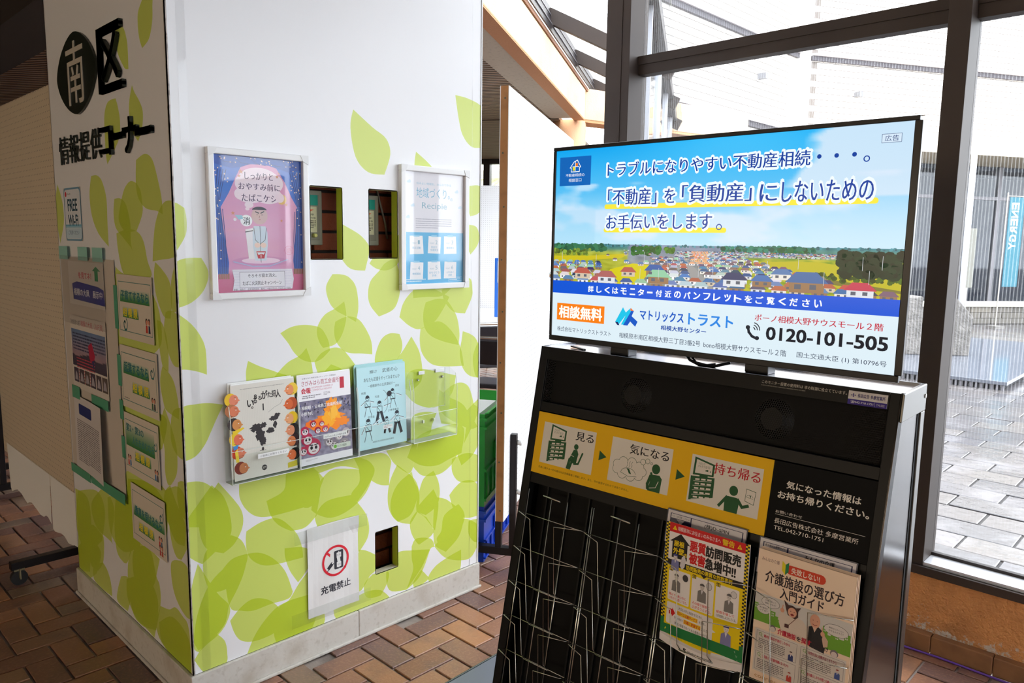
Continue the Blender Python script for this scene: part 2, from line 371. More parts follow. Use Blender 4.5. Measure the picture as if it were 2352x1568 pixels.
# efflorescence on the plaster: a mask low on the wall
def plaster_low():
    m = M('ochre_plaster_low', (218, 152, 92), .85, bump=(70, 1, .012), var=[(5, (140, 92, 54), .45, .7, .6)])
    nt = m.node_tree; N = nt.nodes; L = nt.links; b = N['Principled BSDF']; src = b.inputs['Base Color'].links[0].from_socket
    g = N.new('ShaderNodeNewGeometry'); sp = N.new('ShaderNodeSeparateXYZ'); L.new(g.outputs['Position'], sp.inputs[0])
    r = N.new('ShaderNodeMapRange'); L.new(sp.outputs['Z'], r.inputs['Value']); r.inputs['From Min'].default_value = .21; r.inputs['From Max'].default_value = .07
    n = N.new('ShaderNodeTexNoise'); n.inputs['Scale'].default_value = 26; n.inputs['Detail'].default_value = 8; n.inputs['Roughness'].default_value = .75; L.new(g.outputs['Position'], n.inputs['Vector'])
    a = N.new('ShaderNodeMath'); a.operation = 'MULTIPLY_ADD'; a.inputs[1].default_value = .26; L.new(r.outputs[0], a.inputs[0]); L.new(n.outputs[0], a.inputs[2])
    r2 = N.new('ShaderNodeMapRange'); L.new(a.outputs[0], r2.inputs['Value']); r2.inputs['From Min'].default_value = .74; r2.inputs['From Max'].default_value = .8; r2.inputs['To Max'].default_value = .85
    x = N.new('ShaderNodeMix'); x.data_type = 'RGBA'; L.new(r2.outputs[0], x.inputs['Factor']); L.new(src, x.inputs['A']); x.inputs['B'].default_value = lin((206, 200, 190)) + (1,)
    L.new(x.outputs['Result'], b.inputs['Base Color']); return m
wr = box('wall_right', (XW + .003, 2.24, -9, .03, 0, .318), plaster_low()); tag(wr, 'low ochre plastered wall under the window with white salt stains', kind='structure')
bs = T('baseboard_right', 'brown tiled skirting ledge along the low plastered wall', None, (2.06, 0, 0), kind='structure')
m_sk = M('skirting_tile', (150, 104, 68), .6, var=(12, (112, 78, 54), .45, .7, .7))
y = .02
while y > -3.2:
    box('skirting_tile', (0, .04, y - .198, y, 0, .071), m_sk, bs, .004); y -= .2
box('skirting_run', (0, .04, -9, y, 0, .071), m_sk, bs)

# ------------------------------------------------------------------ angled glass wall and sloped glass roof beyond the corner post
D = Vector((cos(radians(30.8)), sin(radians(30.8)), 0)); Q = Vector((-D.y, D.x, 0)); P0 = Vector((2.16, -.03, 0))
def F(o, p): return o + D * p.x + Q * p.y + Vector((0, 0, p.z))
gw = T('window_2', 'angled glass wall running away behind the corner post', None, tuple(P0), radians(30.8), kind='structure')
for t in (1.55, 3.05, 4.6, 6.15, 7.7):
    box('mullion', (t - .02, t + .02, -.03, .03, .1, 3.08), M('pale_aluminium', (196, 198, 206), .35, .3), gw)
box('head_rail', (0, 8.3, -.07, .06, 3.06, 3.16), m_frame, gw); box('bottom_rail', (0, 8.3, -.06, .05, 0, .12), m_frame, gw)
box('glass_pane', (.0, 8.3, -.004, .0, .12, 3.06), glass('plain_glass', (.97, .985, 1), .04), gw)
AB = Vector((2.552, 1.393, 0))                                   # a point of the beam's lower outer edge
rf = T('roof_light', 'sloped glass roof with dark bronze rafters over the window corner', None, tuple(AB), radians(30.8), kind='structure')
sl = radians(25.5)
for t in (-6.5, -4.95, -3.4, -1.85, -.3, 1.22, 2.335, 3.89, 5.45):
    if t == 1.22: continue
    a = Vector((t, .02, 3.57)); b = a + Vector((0, -1.16, -1.18 * math.tan(sl)))
    MB().bar(a, b, .075, .13).build('rafter', m_frame, rf, bevel=.003)
MB().prism([(-7, -.035, 3.40), (-7, -.02, 3.40), (-7, .03, 3.64), (-7, .0, 3.64)], (14.5, 0, 0)).build('curb_flashing', M('dark_metal_flashing', (52, 48, 52), .3, .6, var=(14, (84, 80, 84), .6, .68, .8)), rf)
MB().bar((-7, -.03, 3.47), (7.5, -.03, 3.47), .012, .012).bar((-7, -.012, 3.56), (7.5, -.012, 3.56), .012, .012).build('curb_bead', M('bead_metal', (120, 116, 120), .35, .6), rf)
box('curb_base', (-7, 7.5, -.012, .1, 3.36, 3.40), M('curb_brown', (136, 92, 66), .7), rf)
box('glass_pane', (-7, 7.5, -.004, 0, 0, 1.36), glass('roof_glass', (.97, .985, 1), .03), rf).matrix_local = Matrix.Translation((0, .06, 3.68)) @ Matrix.Rotation(radians(90) + sl, 4, 'X')
# the beam: cream face, orange soffit, ceiling behind
bm = T('trim_1', 'long cream plastered beam with an orange soffit edge', None, tuple(AB), radians(30.8), kind='structure')
box('beam_face', (-9, 4.75, 0, .13, 3.0, 3.36), m_beam, bm, .012)
box('beam_soffit', (-9, 4.75, .004, .135, 2.992, 3.0), m_soffit, bm)
cl = T('ceiling', 'ceiling of dark ribbed metal panels with plain plaster borders', None, (0, 0, 0), kind='structure')
def ribbed(name, rgb, axis, pitch, rgb2):
    m = M(name, rgb, .6); nt = m.node_tree; N = nt.nodes; L = nt.links; b = N['Principled BSDF']
    tc = N.new('ShaderNodeTexCoord'); sp = N.new('ShaderNodeSeparateXYZ'); L.new(tc.outputs['Object'], sp.inputs[0])
    a = N.new('ShaderNodeMath'); a.operation = 'MULTIPLY'; a.inputs[1].default_value = 2 * pi / pitch; L.new(sp.outputs[axis], a.inputs[0])
    s_ = N.new('ShaderNodeMath'); s_.operation = 'SINE'; L.new(a.outputs[0], s_.inputs[0])
    r = N.new('ShaderNodeMapRange'); r.inputs['From Min'].default_value = -.4; r.inputs['From Max'].default_value = .5; L.new(s_.outputs[0], r.inputs['Value'])
    x = N.new('ShaderNodeMix'); x.data_type = 'RGBA'; L.new(r.outputs[0], x.inputs['Factor']); x.inputs['A'].default_value = lin(rgb) + (1,); x.inputs['B'].default_value = lin(rgb2) + (1,)
    L.new(x.outputs['Result'], b.inputs['Base Color'])
    bp = N.new('ShaderNodeBump'); bp.inputs['Distance'].default_value = .02; L.new(s_.outputs[0], bp.inputs['Height']); L.new(bp.outputs[0], b.inputs['Normal']); return m
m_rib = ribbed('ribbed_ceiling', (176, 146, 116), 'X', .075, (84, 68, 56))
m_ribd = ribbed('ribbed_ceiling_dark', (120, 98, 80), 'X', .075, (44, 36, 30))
cb = T('ceiling_border', None, None, tuple(AB), radians(30.8)); cb.parent = cl; cb.location = tuple(AB)
box('border_strip', (-9, 4.6, .135, .40, 3.0, 3.03), M('ceiling_border', (196, 184, 164), .8, var=(30, (150, 136, 118), .55, .75, .6)), cb)
box('ribbed_panel', (-9, 4.6, .40, 13, 3.004, 3.03), m_rib, cb)
box('ribbed_panel', (4.6, 9, .3, 13, 2.99, 3.03), m_rib, cb)
box('room_ceiling', (-9, 2.2, -9, -1.45, 3.25, 3.3), M('ceiling_tile', (190, 184, 176), .8), cl)
fr_ = T('ceiling_infill', 'plain ceiling strip along the window wall', None, kind='structure')
box('ceiling_panel', (.5, 2.2, -1.45, .1, 3.26, 3.3), MATS['ceiling_tile'], fr_)

# round pillar under the beam's end
pc = Vector((6.51, 3.985, 0)) + (Vector((6.51, 3.985, 0)) - Vector((CAM.x, CAM.y, 0))).normalized() * .2
tag(MB().cyl((0, 0, 0), .222, 3.0, 40).build('pillar', M('pillar_plaster', (214, 168, 130), .85, bump=(60, .6, .006)), loc=tuple(pc), smooth=True), 'round peach plastered pillar at the end of the beam', kind='structure')
b2 = T('trim_2', 'short cream crossbeam right of the round pillar', None, tuple(pc), radians(-12), kind='structure')
box('beam_face', (.1, 3.2, -.2, .1, 3.02, 3.4), m_beam, b2, .01); box('beam_soffit', (.1, 3.2, -.19, .1, 2.99, 3.02), m_soffit, b2)
# far walls and the rest of the room
wf = box('wall_far', (-9, 10.5, 10.5, 10.7, 0, 3.2), M('far_wall', (120, 104, 90), .8)); tag(wf, 'dim far wall of the hall', kind='structure')
wl = MB().box(-9.2, -9, -9, 10.7, 0, .9).box(-9.2, -9, -9, 10.7, 2.3, 3.3).box(-9.2, -9, 5, 10.7, .9, 2.3).build('wall_left', M('far_wall', (120, 104, 90), .8)); tag(wl, 'dark far left wall of the hall', kind='structure')
wb = MB().box(-9, -3, -9.2, -9, 0, 3.3).box(-3, 2.24, -9.2, -9, 0, .15).box(-3, 2.24, -9.2, -9, 2.3, 3.3).build('wall_back', M('far_wall', (120, 104, 90), .8))
w5 = T('window_5', 'window band in the far left wall of the hall', None, (-9.1, 0, 0), kind='structure')
for k in range(7): box('mullion', (-.05, .05, -9 + 2 * k, -8.93 + 2 * k, .9, 2.3), m_frame, w5)
box('glass_pane', (-.004, .004, -9, 5, .9, 2.3), glass('warming_tint_glass', (.86, .75, .62), .04), w5)  # pane tint chosen to warm the light reaching the pillar's left side
w4 = T('fill_window_4', 'unseen window band added behind the viewer to light the pillar front', None, (0, -9.1, 0), kind='structure')  # unseen windows added to brighten the front of the boxed pillar
for k in range(6): box('mullion', (-3 + k, -2.93 + k, -.05, .05, .15, 2.3), m_frame, w4)
box('glass_pane', (-3, 2.24, -.004, .004, .15, 2.3), MATS['plain_glass'], w4)
tag(wb, 'wall of the hall behind the viewer', kind='structure')
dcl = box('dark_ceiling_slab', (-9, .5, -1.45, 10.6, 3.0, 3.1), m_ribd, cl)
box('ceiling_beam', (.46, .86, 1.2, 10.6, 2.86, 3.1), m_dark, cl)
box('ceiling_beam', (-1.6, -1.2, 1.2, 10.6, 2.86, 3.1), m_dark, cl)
# ------------------------------------------------------------------ boxed pillar: printed panels, skirting, letters
L1 = [[[631,1944],[619,1881,639,1783,691,1735],[762,1731],[789,1806,771,1859,711,1893]],[[1103,2059],[1123,1964,1145,1908,1194,1870],[1264,1876],[1294,1973,1246,2033,1170,2055]],[[908,1826],[901,1786,904,1745,931,1675],[985,1678],[1027,1733,972,1786]],[[1173,1715],[1166,1654],[1186,1596],[1236,1613,1251,1670,1238,1719]],[[1164,1563],[1158,1500],[1189,1442],[1226,1478,1238,1515,1219,1555]],[[555,1563],[566,1456,588,1413,620,1391],[673,1386],[693,1456,688,1480,650,1515,582,1548]],[[692,1411],[721,1393,761,1385,797,1394,828,1419],[859,1477],[833,1518,819,1513,747,1476]],[[807,1431],[761,1411,736,1385,696,1347,685,1299,695,1258],[732,1216],[795,1237,821,1273,831,1323,827,1377]],[[826,1208],[842,1255,869,1288,901,1308,967,1318],[1076,1274],[1047,1232,1001,1181,950,1161,911,1156,868,1175]],[[893,1277],[956,1279,1035,1279],[1082,1306],[1012,1326,901,1329]],[[1035,1303],[1047,1263,1070,1235,1106,1210],[1161,1203],[1197,1265,1201,1301,1187,1345,1117,1340]],[[954,1258],[942,1216,947,1163,978,1126,1041,1098],[1126,1075],[1131,1123,1118,1187,1088,1234,1058,1262,1012,1269]],[[928,1156],[924,1108,936,1059,978,1015,1042,996],[1156,986],[1143,1048,1113,1106,1071,1152,1030,1177,992,1177]],[[826,1144],[784,1150,748,1136,724,1100,712,1047],[742,1002],[804,1038,833,1073,839,1107]],[[883,1130],[846,1083,809,1041,783,976],[878,916],[927,945,937,984,930,1038,917,1078]],[[1149,1130],[1143,1094,1133,1040,1150,978,1188,941],[1245,925],[1244,991,1244,1048,1224,1092,1192,1115]],[[1234,1077],[1209,1028,1209,981,1226,932],[1258,928],[1270,1036]],[[537,1376],[513,1341,512,1310,527,1271,553,1246,585,1229],[631,1203],[642,1249,640,1297,629,1338,601,1366,569,1375]],[[583,1279],[545,1256,504,1237,477,1204,471,1174,480,1142],[494,1121],[542,1129,570,1158,587,1201,591,1236]],[[545,1209],[540,1176,547,1140,574,1106,606,1092,654,1086],[701,1078],[698,1123,679,1166,646,1209,608,1224,576,1221]],[[333,1185],[361,1149,381,1117,410,1089,452,1075,487,1083],[522,1110],[515,1147,490,1188,455,1202,413,1207,371,1202]],[[429,1127],[402,1103,359,1085,322,1055,301,1031,288,995],[398,957],[450,997,452,1036,446,1079]],[[217,1104],[209,1071,209,1035,214,1005],[275,967],[358,1028,318,1055,259,1081]],[[459,1075],[469,1042,486,1012],[575,941],[648,1005,634,1035,597,1084,569,1111,533,1118,488,1104]],[[525,1060],[495,1033,481,1001],[576,957],[605,998,572,1036]],[[33,1583],[38,1546,33,1503,4,1456],[-16,1434],[-15,1532,-2,1596]],[[78,1435],[96,1400,95,1366,76,1329,41,1300],[0,1286],[-28,1320,-11,1402,6,1426,36,1435]],[[-10,1277],[35,1240,64,1200,80,1154],[81,1075],[46,1090,5,1099,-32,1088]],[[130,973],[107,932,88,895,67,856,38,825,8,815],[-14,821],[-10,921,-2,980,44,987,86,984]],[[104,724],[71,682,43,631,37,584,48,534,68,508],[112,485],[150,507,179,555,180,605,155,653]],[[-16,746],[43,741,85,710,118,648],[37,593],[7,601,-13,604]],[[82,720],[40,672,-5,613,-8,526,14,493],[42,470],[81,495,137,538,139,606,119,675]],[[141,538],[87,534,51,500,44,447,55,394],[69,364],[121,363,169,399,193,443,186,487,169,518]],[[195,454],[157,454,110,433,69,403,41,360,16,293,4,206],[20,181],[103,238,124,301,153,347,178,396]],[[28,475],[3,389,-3,255],[18,187],[84,215,117,252,126,300,85,361]],[[192,537],[189,505,193,462,213,428,251,401,301,391],[398,385],[395,422,380,471,350,513,315,547,281,558,236,553]],[[110,435],[143,458,195,459,243,447,291,409,330,352],[355,273],[338,253,271,256,207,255,165,270,126,299]],[[126,248],[139,201,161,166,204,146,263,144],[309,156],[308,216,277,262,238,288,199,296,160,279]],[[178,104],[209,164,250,208,296,238,338,246,381,296],[436,344],[456,236,431,115,343,72,261,80]],[[287,110],[279,157,296,226,335,244],[450,238],[481,123,424,66]],[[4,160],[34,199,60,233],[86,214],[106,185,112,144,105,105,43,97]],[[328,439],[329,407,346,352],[376,300],[403,324,437,374,406,419]],[[173,703],[173,658,191,616,223,583,266,568,336,565],[463,568],[465,637,361,738,262,749]],[[266,623],[280,570,305,531,345,500,365,493,411,493],[455,523],[472,654,413,729,346,712,331,646]],[[434,549],[447,604,486,659,546,676],[706,634],[672,566,624,526,566,503,510,501,461,525]],[[601,565],[500,567,453,529,455,489,497,403],[633,337],[670,379,678,424,665,475,627,531]],[[633,345],[608,266,631,180],[680,228],[730,255,718,291,669,329]],[[692,229],[655,204,655,161,679,137],[729,131],[761,174,764,217]],[[517,151],[527,111,576,82],[770,111],[729,152,667,168,595,160]],[[361,705],[344,638,373,588,435,563],[488,653],[449,696,397,712]],[[624,700],[635,657,637,605,601,568],[627,533],[678,586,706,634,686,672,650,694]],[[615,701],[649,638,697,595,733,573],[772,563],[776,617,781,663,735,698]],[[346,708],[448,677,558,683],[650,649],[650,694,503,724,347,755]],[[811,636],[777,579,765,513,776,455,813,407],[875,380],[913,426,921,489,906,544,875,582]],[[883,593],[814,558,781,503,783,447],[813,406],[874,417,906,467,917,509,894,553]],[[760,702],[799,642,867,590],[890,611],[906,715,815,731]],[[890,611],[929,570,978,555,1035,554,1086,576],[1115,604],[1145,691,1043,716,930,717]],[[860,655],[930,609,1010,592,1077,605],[1146,618],[1145,738,930,736]],[[994,573],[945,554,921,508,905,435],[953,397],[1010,421,1027,470,1019,525]],[[994,496],[929,455,905,428,945,392],[1002,318],[1015,381,1019,439]],[[909,427],[874,391,881,338,913,287],[929,285],[994,313,961,381,945,395]],[[1006,459],[994,393,994,293,1007,250],[1061,210],[1131,255,1157,317,1139,369,1078,425,1044,446]],[[1130,400],[1052,371,1036,308,1011,275],[1060,210],[1113,246,1161,315,1161,357]],[[1079,451],[1095,400,1121,353,1184,325],[1247,321],[1246,433,1218,480,1155,494,1112,477]],[[1092,602],[1094,548,1129,500,1200,478],[1273,475],[1272,565,1181,611]],[[998,252],[1053,189,1131,151,1203,143],[1249,194],[1257,262,1184,320,1113,328,1053,290]],[[1188,308],[1189,253,1221,209],[1258,198],[1266,288,1220,310]],[[1147,195],[1070,183,1002,163,965,121],[1011,73],[1097,93,1142,110]],[[976,246],[889,267,812,280,759,233,769,140],[853,112],[912,139,945,181]],[[881,286],[881,234,889,192,873,151],[853,112],[929,180,976,246,998,252,978,291,905,312]],[[929,173],[889,133],[896,98],[965,120,953,146]],[[1035,762],[1018,829,1034,878,1092,912,1144,917,1187,890],[1215,813],[1197,762,1145,738]],[[1022,905],[1076,866,1144,830,1179,792],[1238,715],[1180,718,1035,808]],[[1146,564],[1120,623,1111,691,1145,771],[1250,842],[1270,703,1217,604]],[[1188,797],[1171,720],[1159,655],[1238,776,1215,813]],[[1113,951],[1093,883,1034,840,970,837,899,866],[854,909],[861,981,930,998]],[[875,720],[876,770,891,817,946,824],[1010,811],[986,764,970,729]]]
L2 = [[[149,2202],[193,2170,202,2133,195,2090],[176,2060],[122,2078,92,2120,85,2162,87,2190]],[[397,2158],[406,2132,380,2076,329,2025],[295,2016],[293,2073,298,2107,321,2144,367,2157]],[[420,1942],[493,1938,532,1899,539,1823,537,1767],[528,1738],[455,1780,403,1819,391,1870,404,1914]],[[273,1965],[300,1923,308,1883,290,1827],[244,1791],[207,1829,196,1878,223,1914,255,1941]],[[270,1736],[281,1665,266,1617,209,1585,123,1575],[79,1564],[82,1612,105,1671,141,1731,198,1750]],[[698,1707],[728,1644,715,1567,657,1505],[559,1460],[559,1540,557,1624,590,1683,638,1706]],[[1098,1694],[1146,1600,1114,1487],[1109,1464],[1047,1543,1043,1604,1061,1649]],[[276,1665],[328,1673,383,1651,422,1606,450,1554,415,1520,364,1511],[294,1515],[238,1570,238,1615,247,1642]],[[481,1621],[495,1574,481,1525,407,1487,335,1446],[320,1371],[325,1427,350,1474,347,1539,377,1600,426,1621]],[[478,1506],[472,1453,436,1376],[348,1351],[193,1372,216,1421,243,1484,294,1513,376,1520]],[[175,1420],[162,1476,138,1538,93,1585,37,1604],[-65,1594],[-118,1536,-50,1454,24,1435,100,1428]],[[155,1419],[169,1377,159,1315,109,1255],[55,1250],[37,1313,53,1365,104,1398]],[[11,1410],[42,1352,39,1274],[-34,1292],[-46,1411]],[[91,1267],[109,1214,88,1149,49,1108],[1,1106],[-18,1239,21,1271,63,1274]],[[163,1237],[158,1178,147,1124,129,1089],[90,1081],[84,1140,94,1193,123,1231]],[[502,1393],[531,1292,516,1117],[206,1122],[129,1181,182,1313,450,1375]],[[137,1093],[161,1040,142,978,118,953],[26,941],[25,990,48,1049,87,1078]],[[2,983],[66,962,91,915,94,861,64,828,15,817],[-35,827],[-77,939,-35,989]],[[135,961],[179,892,151,824,155,749,137,709],[110,713],[62,760,51,823,60,860,89,908]],[[57,734],[67,679,42,631],[-15,625],[-26,738,22,746]],[[119,710],[168,672,175,614,127,563],[38,596],[42,631,81,668]],[[511,911],[535,827,390,736],[169,820],[122,924,266,928]],[[503,671],[573,572,472,515],[196,589],[150,676,267,693]],[[121,655],[141,572,122,505,93,477],[56,479],[4,540,4,593,35,628,85,644]],[[62,475],[139,444,137,365,99,318,39,294],[-3,300],[-1,390,-2,448,21,472]],[[251,254],[297,163,232,114],[16,109],[22,259,71,286,123,295,175,269]],[[622,237],[668,168,676,119],[571,117],[517,210,551,256]],[[473,434],[544,305,545,200,503,121,400,118],[321,111],[251,254,248,327,274,353,312,428,385,430]],[[236,425],[259,382,303,309],[381,267],[482,273,481,376,360,433]],[[796,340],[936,350,974,225,967,169],[886,172],[819,228,795,302]],[[1118,457],[1113,300,1121,120],[990,133],[936,350,966,455]],[[795,531],[920,439,870,357,678,337],[622,243],[667,319,703,362,656,481,706,531]],[[632,545],[664,426,652,324],[585,302],[541,321,473,429,486,526,521,557]],[[819,228],[933,180,943,119,834,111],[734,118],[741,170,772,210]],[[495,644],[500,523,309,448],[193,455],[153,615,281,675]],[[1084,454],[1132,295,1027,208],[815,318],[762,453,844,513]],[[723,517],[714,385,579,346],[411,417],[390,576,516,594]],[[566,245],[563,167,452,114],[299,147],[272,270,374,319]],[[167,680],[155,591,98,530],[25,534],[0,677,56,720]],[[1132,200],[1133,104,1032,90],[905,155],[839,266,981,280]],[[270,188],[254,125,144,102],[16,109],[26,221,149,252]]]
def crom(P, closed=False, n=5):
    out = []
    for i in range(len(P) - 1):
        p0 = P[max(i - 1, 0)]; p1 = P[i]; p2 = P[i + 1]; p3 = P[min(i + 2, len(P) - 1)]
        for k in range(n):
            t = k / n
            out.append(tuple(.5 * (2 * b + (c - a) * t + (2 * a - 5 * b + 4 * c - d) * t * t + (3 * b - a - 3 * c + d) * t ** 3) for a, b, c, d in zip(p0, p1, p2, p3)))
    return out
def leaf_outline(l):
    A, s1, B, s2 = [[(q[i] / 1000, q[i + 1] / 1000) for i in range(0, len(q), 2)] for q in l]
    return crom(A + s1 + B) + crom(B + s2 + A)
LG, DG, WH = (204, 218, 108), (184, 204, 56), (235, 235, 237)
def panel(name, leaves, w, z0, z1, holes, to3, parent):
    polys = [[(0, z0), (w, z0), (w, z1), (0, z1)]] + [[(a, c), (b, c), (b, d), (a, d)] for a, b, c, d in holes] + [leaf_outline(l) for l in leaves]
    vs = []; fs = []
    for p in polys:
        if sum(a[0] * b[1] - b[0] * a[1] for a, b in zip(p, p[1:] + p[:1])) < 0: p = p[::-1]
        k = len(vs); vs += [Vector(q) for q in p]; fs.append(list(range(k, k + len(p))))
    ov, _, of, _, _, oo = delaunay_2d_cdt(vs, [], fs, 1, 1e-6)
    nh = len(holes); V, Fc, Cc = [], [], []
    for f, o in zip(of, oo):
        o = set(o)
        if 0 not in o or o & set(range(1, nh + 1)): continue
        n = len([q for q in o if q > nh]); k = len(V)
        pts = [ov[i] for i in f]
        if 0 in (abs((pts[1] - pts[0]).cross(pts[2] - pts[0])),): pass
        V += [to3(q.x, q.y) for q in pts]; Fc.append(tuple(range(k, k + len(f)))); Cc += [lin(WH if n == 0 else LG if n == 1 else DG) + (1,)] * len(f)
    o = mesh(name, V, Fc, white_panel, parent); a = o.data.color_attributes.new('Col', 'FLOAT_COLOR', 'POINT'); a.data.foreach_set('color', [q for c in Cc for q in c]); return o
TW, TD, TH = 1.2417, 1.13, 3.0
tower = T('clad_pillar', 'white boxed pillar printed with pale green leaves, peep holes in its front', 'pillar')
HO = [(.4554, .5793, 1.4287, 1.6724), (.6934, .8177, 1.4313, 1.6746), (.7075, .8113, .2246, .3893)]
panel('front_panel', L1, TW, .11, TH, HO, lambda x, z: (x, 0, z), tower)['label'] = 'front panel with three small cut-out holes'
panel('side_panel', L2, TD, .11, TH, [], lambda y, z: (0, y, z), tower)['label'] = 'shaded left panel carrying the raised dark lettering'
box('side_panel', (TW - .004, TW, .0, TD, .11, TH), M('panel_white', WH, .35), tower); box('back_panel', (0, TW, TD - .004, TD, .11, TH), MATS['panel_white'], tower)
MB().box(-.0025, .004, -.0025, .0005, .11, TH).box(-.0025, .0005, -.0025, .004, .11, TH).build('corner_trim', M('corner_trim', (176, 168, 160), .45, .3, var=(40, (90, 80, 74), .5, .6, .6)), tower)
box('edge_trim', (TW - .003, TW + .003, -.0025, .004, .11, TH), M('edge_trim_white', (214, 214, 214), .4), tower)
box('cover_strip', (.03, .056, -.0015, 0, .11, TH), glass('strip_film', (.995, .995, .995), .05, .01), tower)
box('cover_strip', (TW - .05, TW - .046, -.0015, 0, .11, TH), MATS['strip_film'], tower)
for a, b, c, d in HO:
    r = MB().box(b, b + .003, 0, .034, c, d); r.box(a - .003, a, 0, .034, c, d); r.build('hole_reveal', m_leafgreen, tower)
    MB().box(a, b, .0, .034, c - .003, c).box(a, b, 0, .034, d, d + .003).build('hole_sill', M('raw_board_edge', (196, 188, 168), .8), tower)
for nm, b in (('skirting', (-.012, .619, -.012, 0, 0, .11)), ('skirting', (.621, TW + .004, -.012, 0, 0, .11)), ('skirting', (-.012, 0, -.0, TD, 0, .11)), ('skirting', (TW, TW + .008, 0, TD, 0, .11))):
    box(nm, b, m_base, tower, .003)
MB().box(-.021, TW + .008, -.021, -.011, 0, .012).box(-.021, -.011, -.011, TD, 0, .012).build('skirting_foot', m_base, tower, bevel=.004)
# raised letters on the shaded side: text runs towards the front corner (-y)
m_let = M('dark_letter', (22, 30, 20), .35)
def letter(ch, y0, y1, z0, z1, th=.009, nm='letter', x=-.002, mat=None, bold=.012):
    vs, fs, a, b, c, d = glyphs(ch, bold, .5)
    zs = [v[2] for v in vs]; lo, hi = min(zs), max(zs)
    V, F_ = [], []
    k_ = .0012 if bold < .01 else .0032 if bold > .015 else .0024
    for ox, oz in (((-k_, -k_), (k_, -k_), (k_, k_), (-k_, k_)) if bold > 0 else ((0, 0),)):
        q = len(V); V += [(x - th * (v[2] - lo) / (hi - lo), ox + y0 + (y1 - y0) * (v[0] - a) / (b - a), oz + z0 + (z1 - z0) * (v[1] - c) / (d - c)) for v in vs]; F_ += [tuple(i + q for i in f) for f in fs]
    return mesh(nm, V, F_, mat or m_let, tower)
pts = []
for k in range(48):
    a = 2 * pi * k / 48; cx, cz = cos(a), sin(a); r = 1
    px = .212 * (abs(cx) ** .96) * (1 if cx > 0 else -1); pz = .141 * (1 - abs(px / .212) ** 1.65) ** .62 * (1 if cz >= 0 else -1)
    pts.append((-.001, .777 + px, 2.068 + pz))
MB().prism(pts, (-.008, 0, 0)).build('roundel', m_let, tower)
letter('南', .865, .682, 1.962, 2.178, .002, x=-.0095, mat=M('letter_white', (190, 182, 168), .5), nm='letter', bold=0)
letter('区', .528, .318, 1.968, 2.168, .012, bold=.02)
y = 1.03
for ch in '情報提供': letter(ch, y, y - .108, 1.762, 1.864, .004, bold=0); y -= .119
letter('コ', .558, .455, 1.767, 1.856, .01); letter('ー', .447, .343, 1.812, 1.828, .01); letter('ナ', .343, .228, 1.762, 1.868, .01); letter('ー', .238, .112, 1.808, 1.826, .01)

# brick pillar inside the cladding, seen through the holes
bp_ = box('inner_brick_pillar', (.42, 1.0, .125, .7, 0, 3.0), M('dark_mortar', (44, 36, 32), .9)); tag(bp_, 'dark orange brick pillar hidden behind the white cladding', kind='structure')
def inner_brick(z0, n, xs):
    for r in range(n):
        z = z0 + r * .0715
        for x in xs: box('brick', (x + (.1 if r % 2 else 0), x + (.1 if r % 2 else 0) + .205, .111, .127, z, z + .061), m_brick_in, bp_, .002)
inner_brick(1.385, 5, (.22, .435, .65, .865)); inner_brick(.19, 4, (.435, .65, .865))
m_boxg = M('control_box_grey', (150, 146, 128), .5)
def control_box(x0, x1, z0, z1, label, knob):
    t = T('control_box', label, 'control box', ((x0 + x1) / 2, .11, z0), group='shutter control boxes behind the peep holes'); w, h = x1 - x0, z1 - z0
    box('case', (-w / 2, w / 2, -.02, 0, 0, h), m_boxg, t, .003); dr = box('door', (-w / 2 + .015, w / 2 - .014, -.024, -.02, .018, h - .016), M('control_door', (134, 130, 112), .5), t, .001)
    A = Art((-w / 2, -.0245, h), (1, 0, 0), (0, 0, -1))
    e = w - .02
    A.rect(.02, .016, e, .052, (24, 150, 130)); A.rect(.02, .056, e - .005, .145, (214, 208, 170)); A.poly([(e - .055, .066), (e - .04, .066), (e - .04, .06), (e - .03, .06), (e - .03, .066), (e - .016, .066), (e - .035, .076)], (226, 110, 74))
    A.text('防煙扉', e - .06, .08, e - .016, .087, (50, 46, 40)); A.text('手動操作箱', e - .06, .092, e - .01, .099, (50, 46, 40)); A.greek(e - .06, .103, e - .01, .132, 5, (90, 84, 70))
    A.text('No1', e - .045, .04, e - .03, .048, (20, 60, 50))
    A.build('label_print', paper, dr)
    if knob: MB().cyl((knob, -.024, .034), .008, .016, 14, (0, -1, 0), .0065).build('knob', M('cream_knob', (214, 210, 130), .35), dr, smooth=True)
control_box(.455, .557, 1.475, 1.665, 'grey control box with a cream knob behind the left peep hole', .012)
control_box(.70, .800, 1.475, 1.66, 'grey control box without a knob behind the right upper peep hole', 0)
tag(MB().tube([(.795, .1, 1.70), (.815, .1, 1.63), (.84, .104, 1.56), (.85, .105, 1.5)], .004, 8).build('cable', M('grey_cable', (120, 110, 96), .5), smooth=True), 'thin grey cable slanting down beside the right control box', 'cable')
so = T('wall_socket', 'pale electric socket plate inside the low peep hole', 'socket', (.735, .11, .285))
box('plate', (-.05, .022, -.008, 0, -.06, .06), M('socket_plate', (206, 202, 184), .4), so, .003); box('outlet', (-.03, .012, -.012, -.008, -.03, .03), M('socket_white', (226, 224, 212), .35), so, .004)

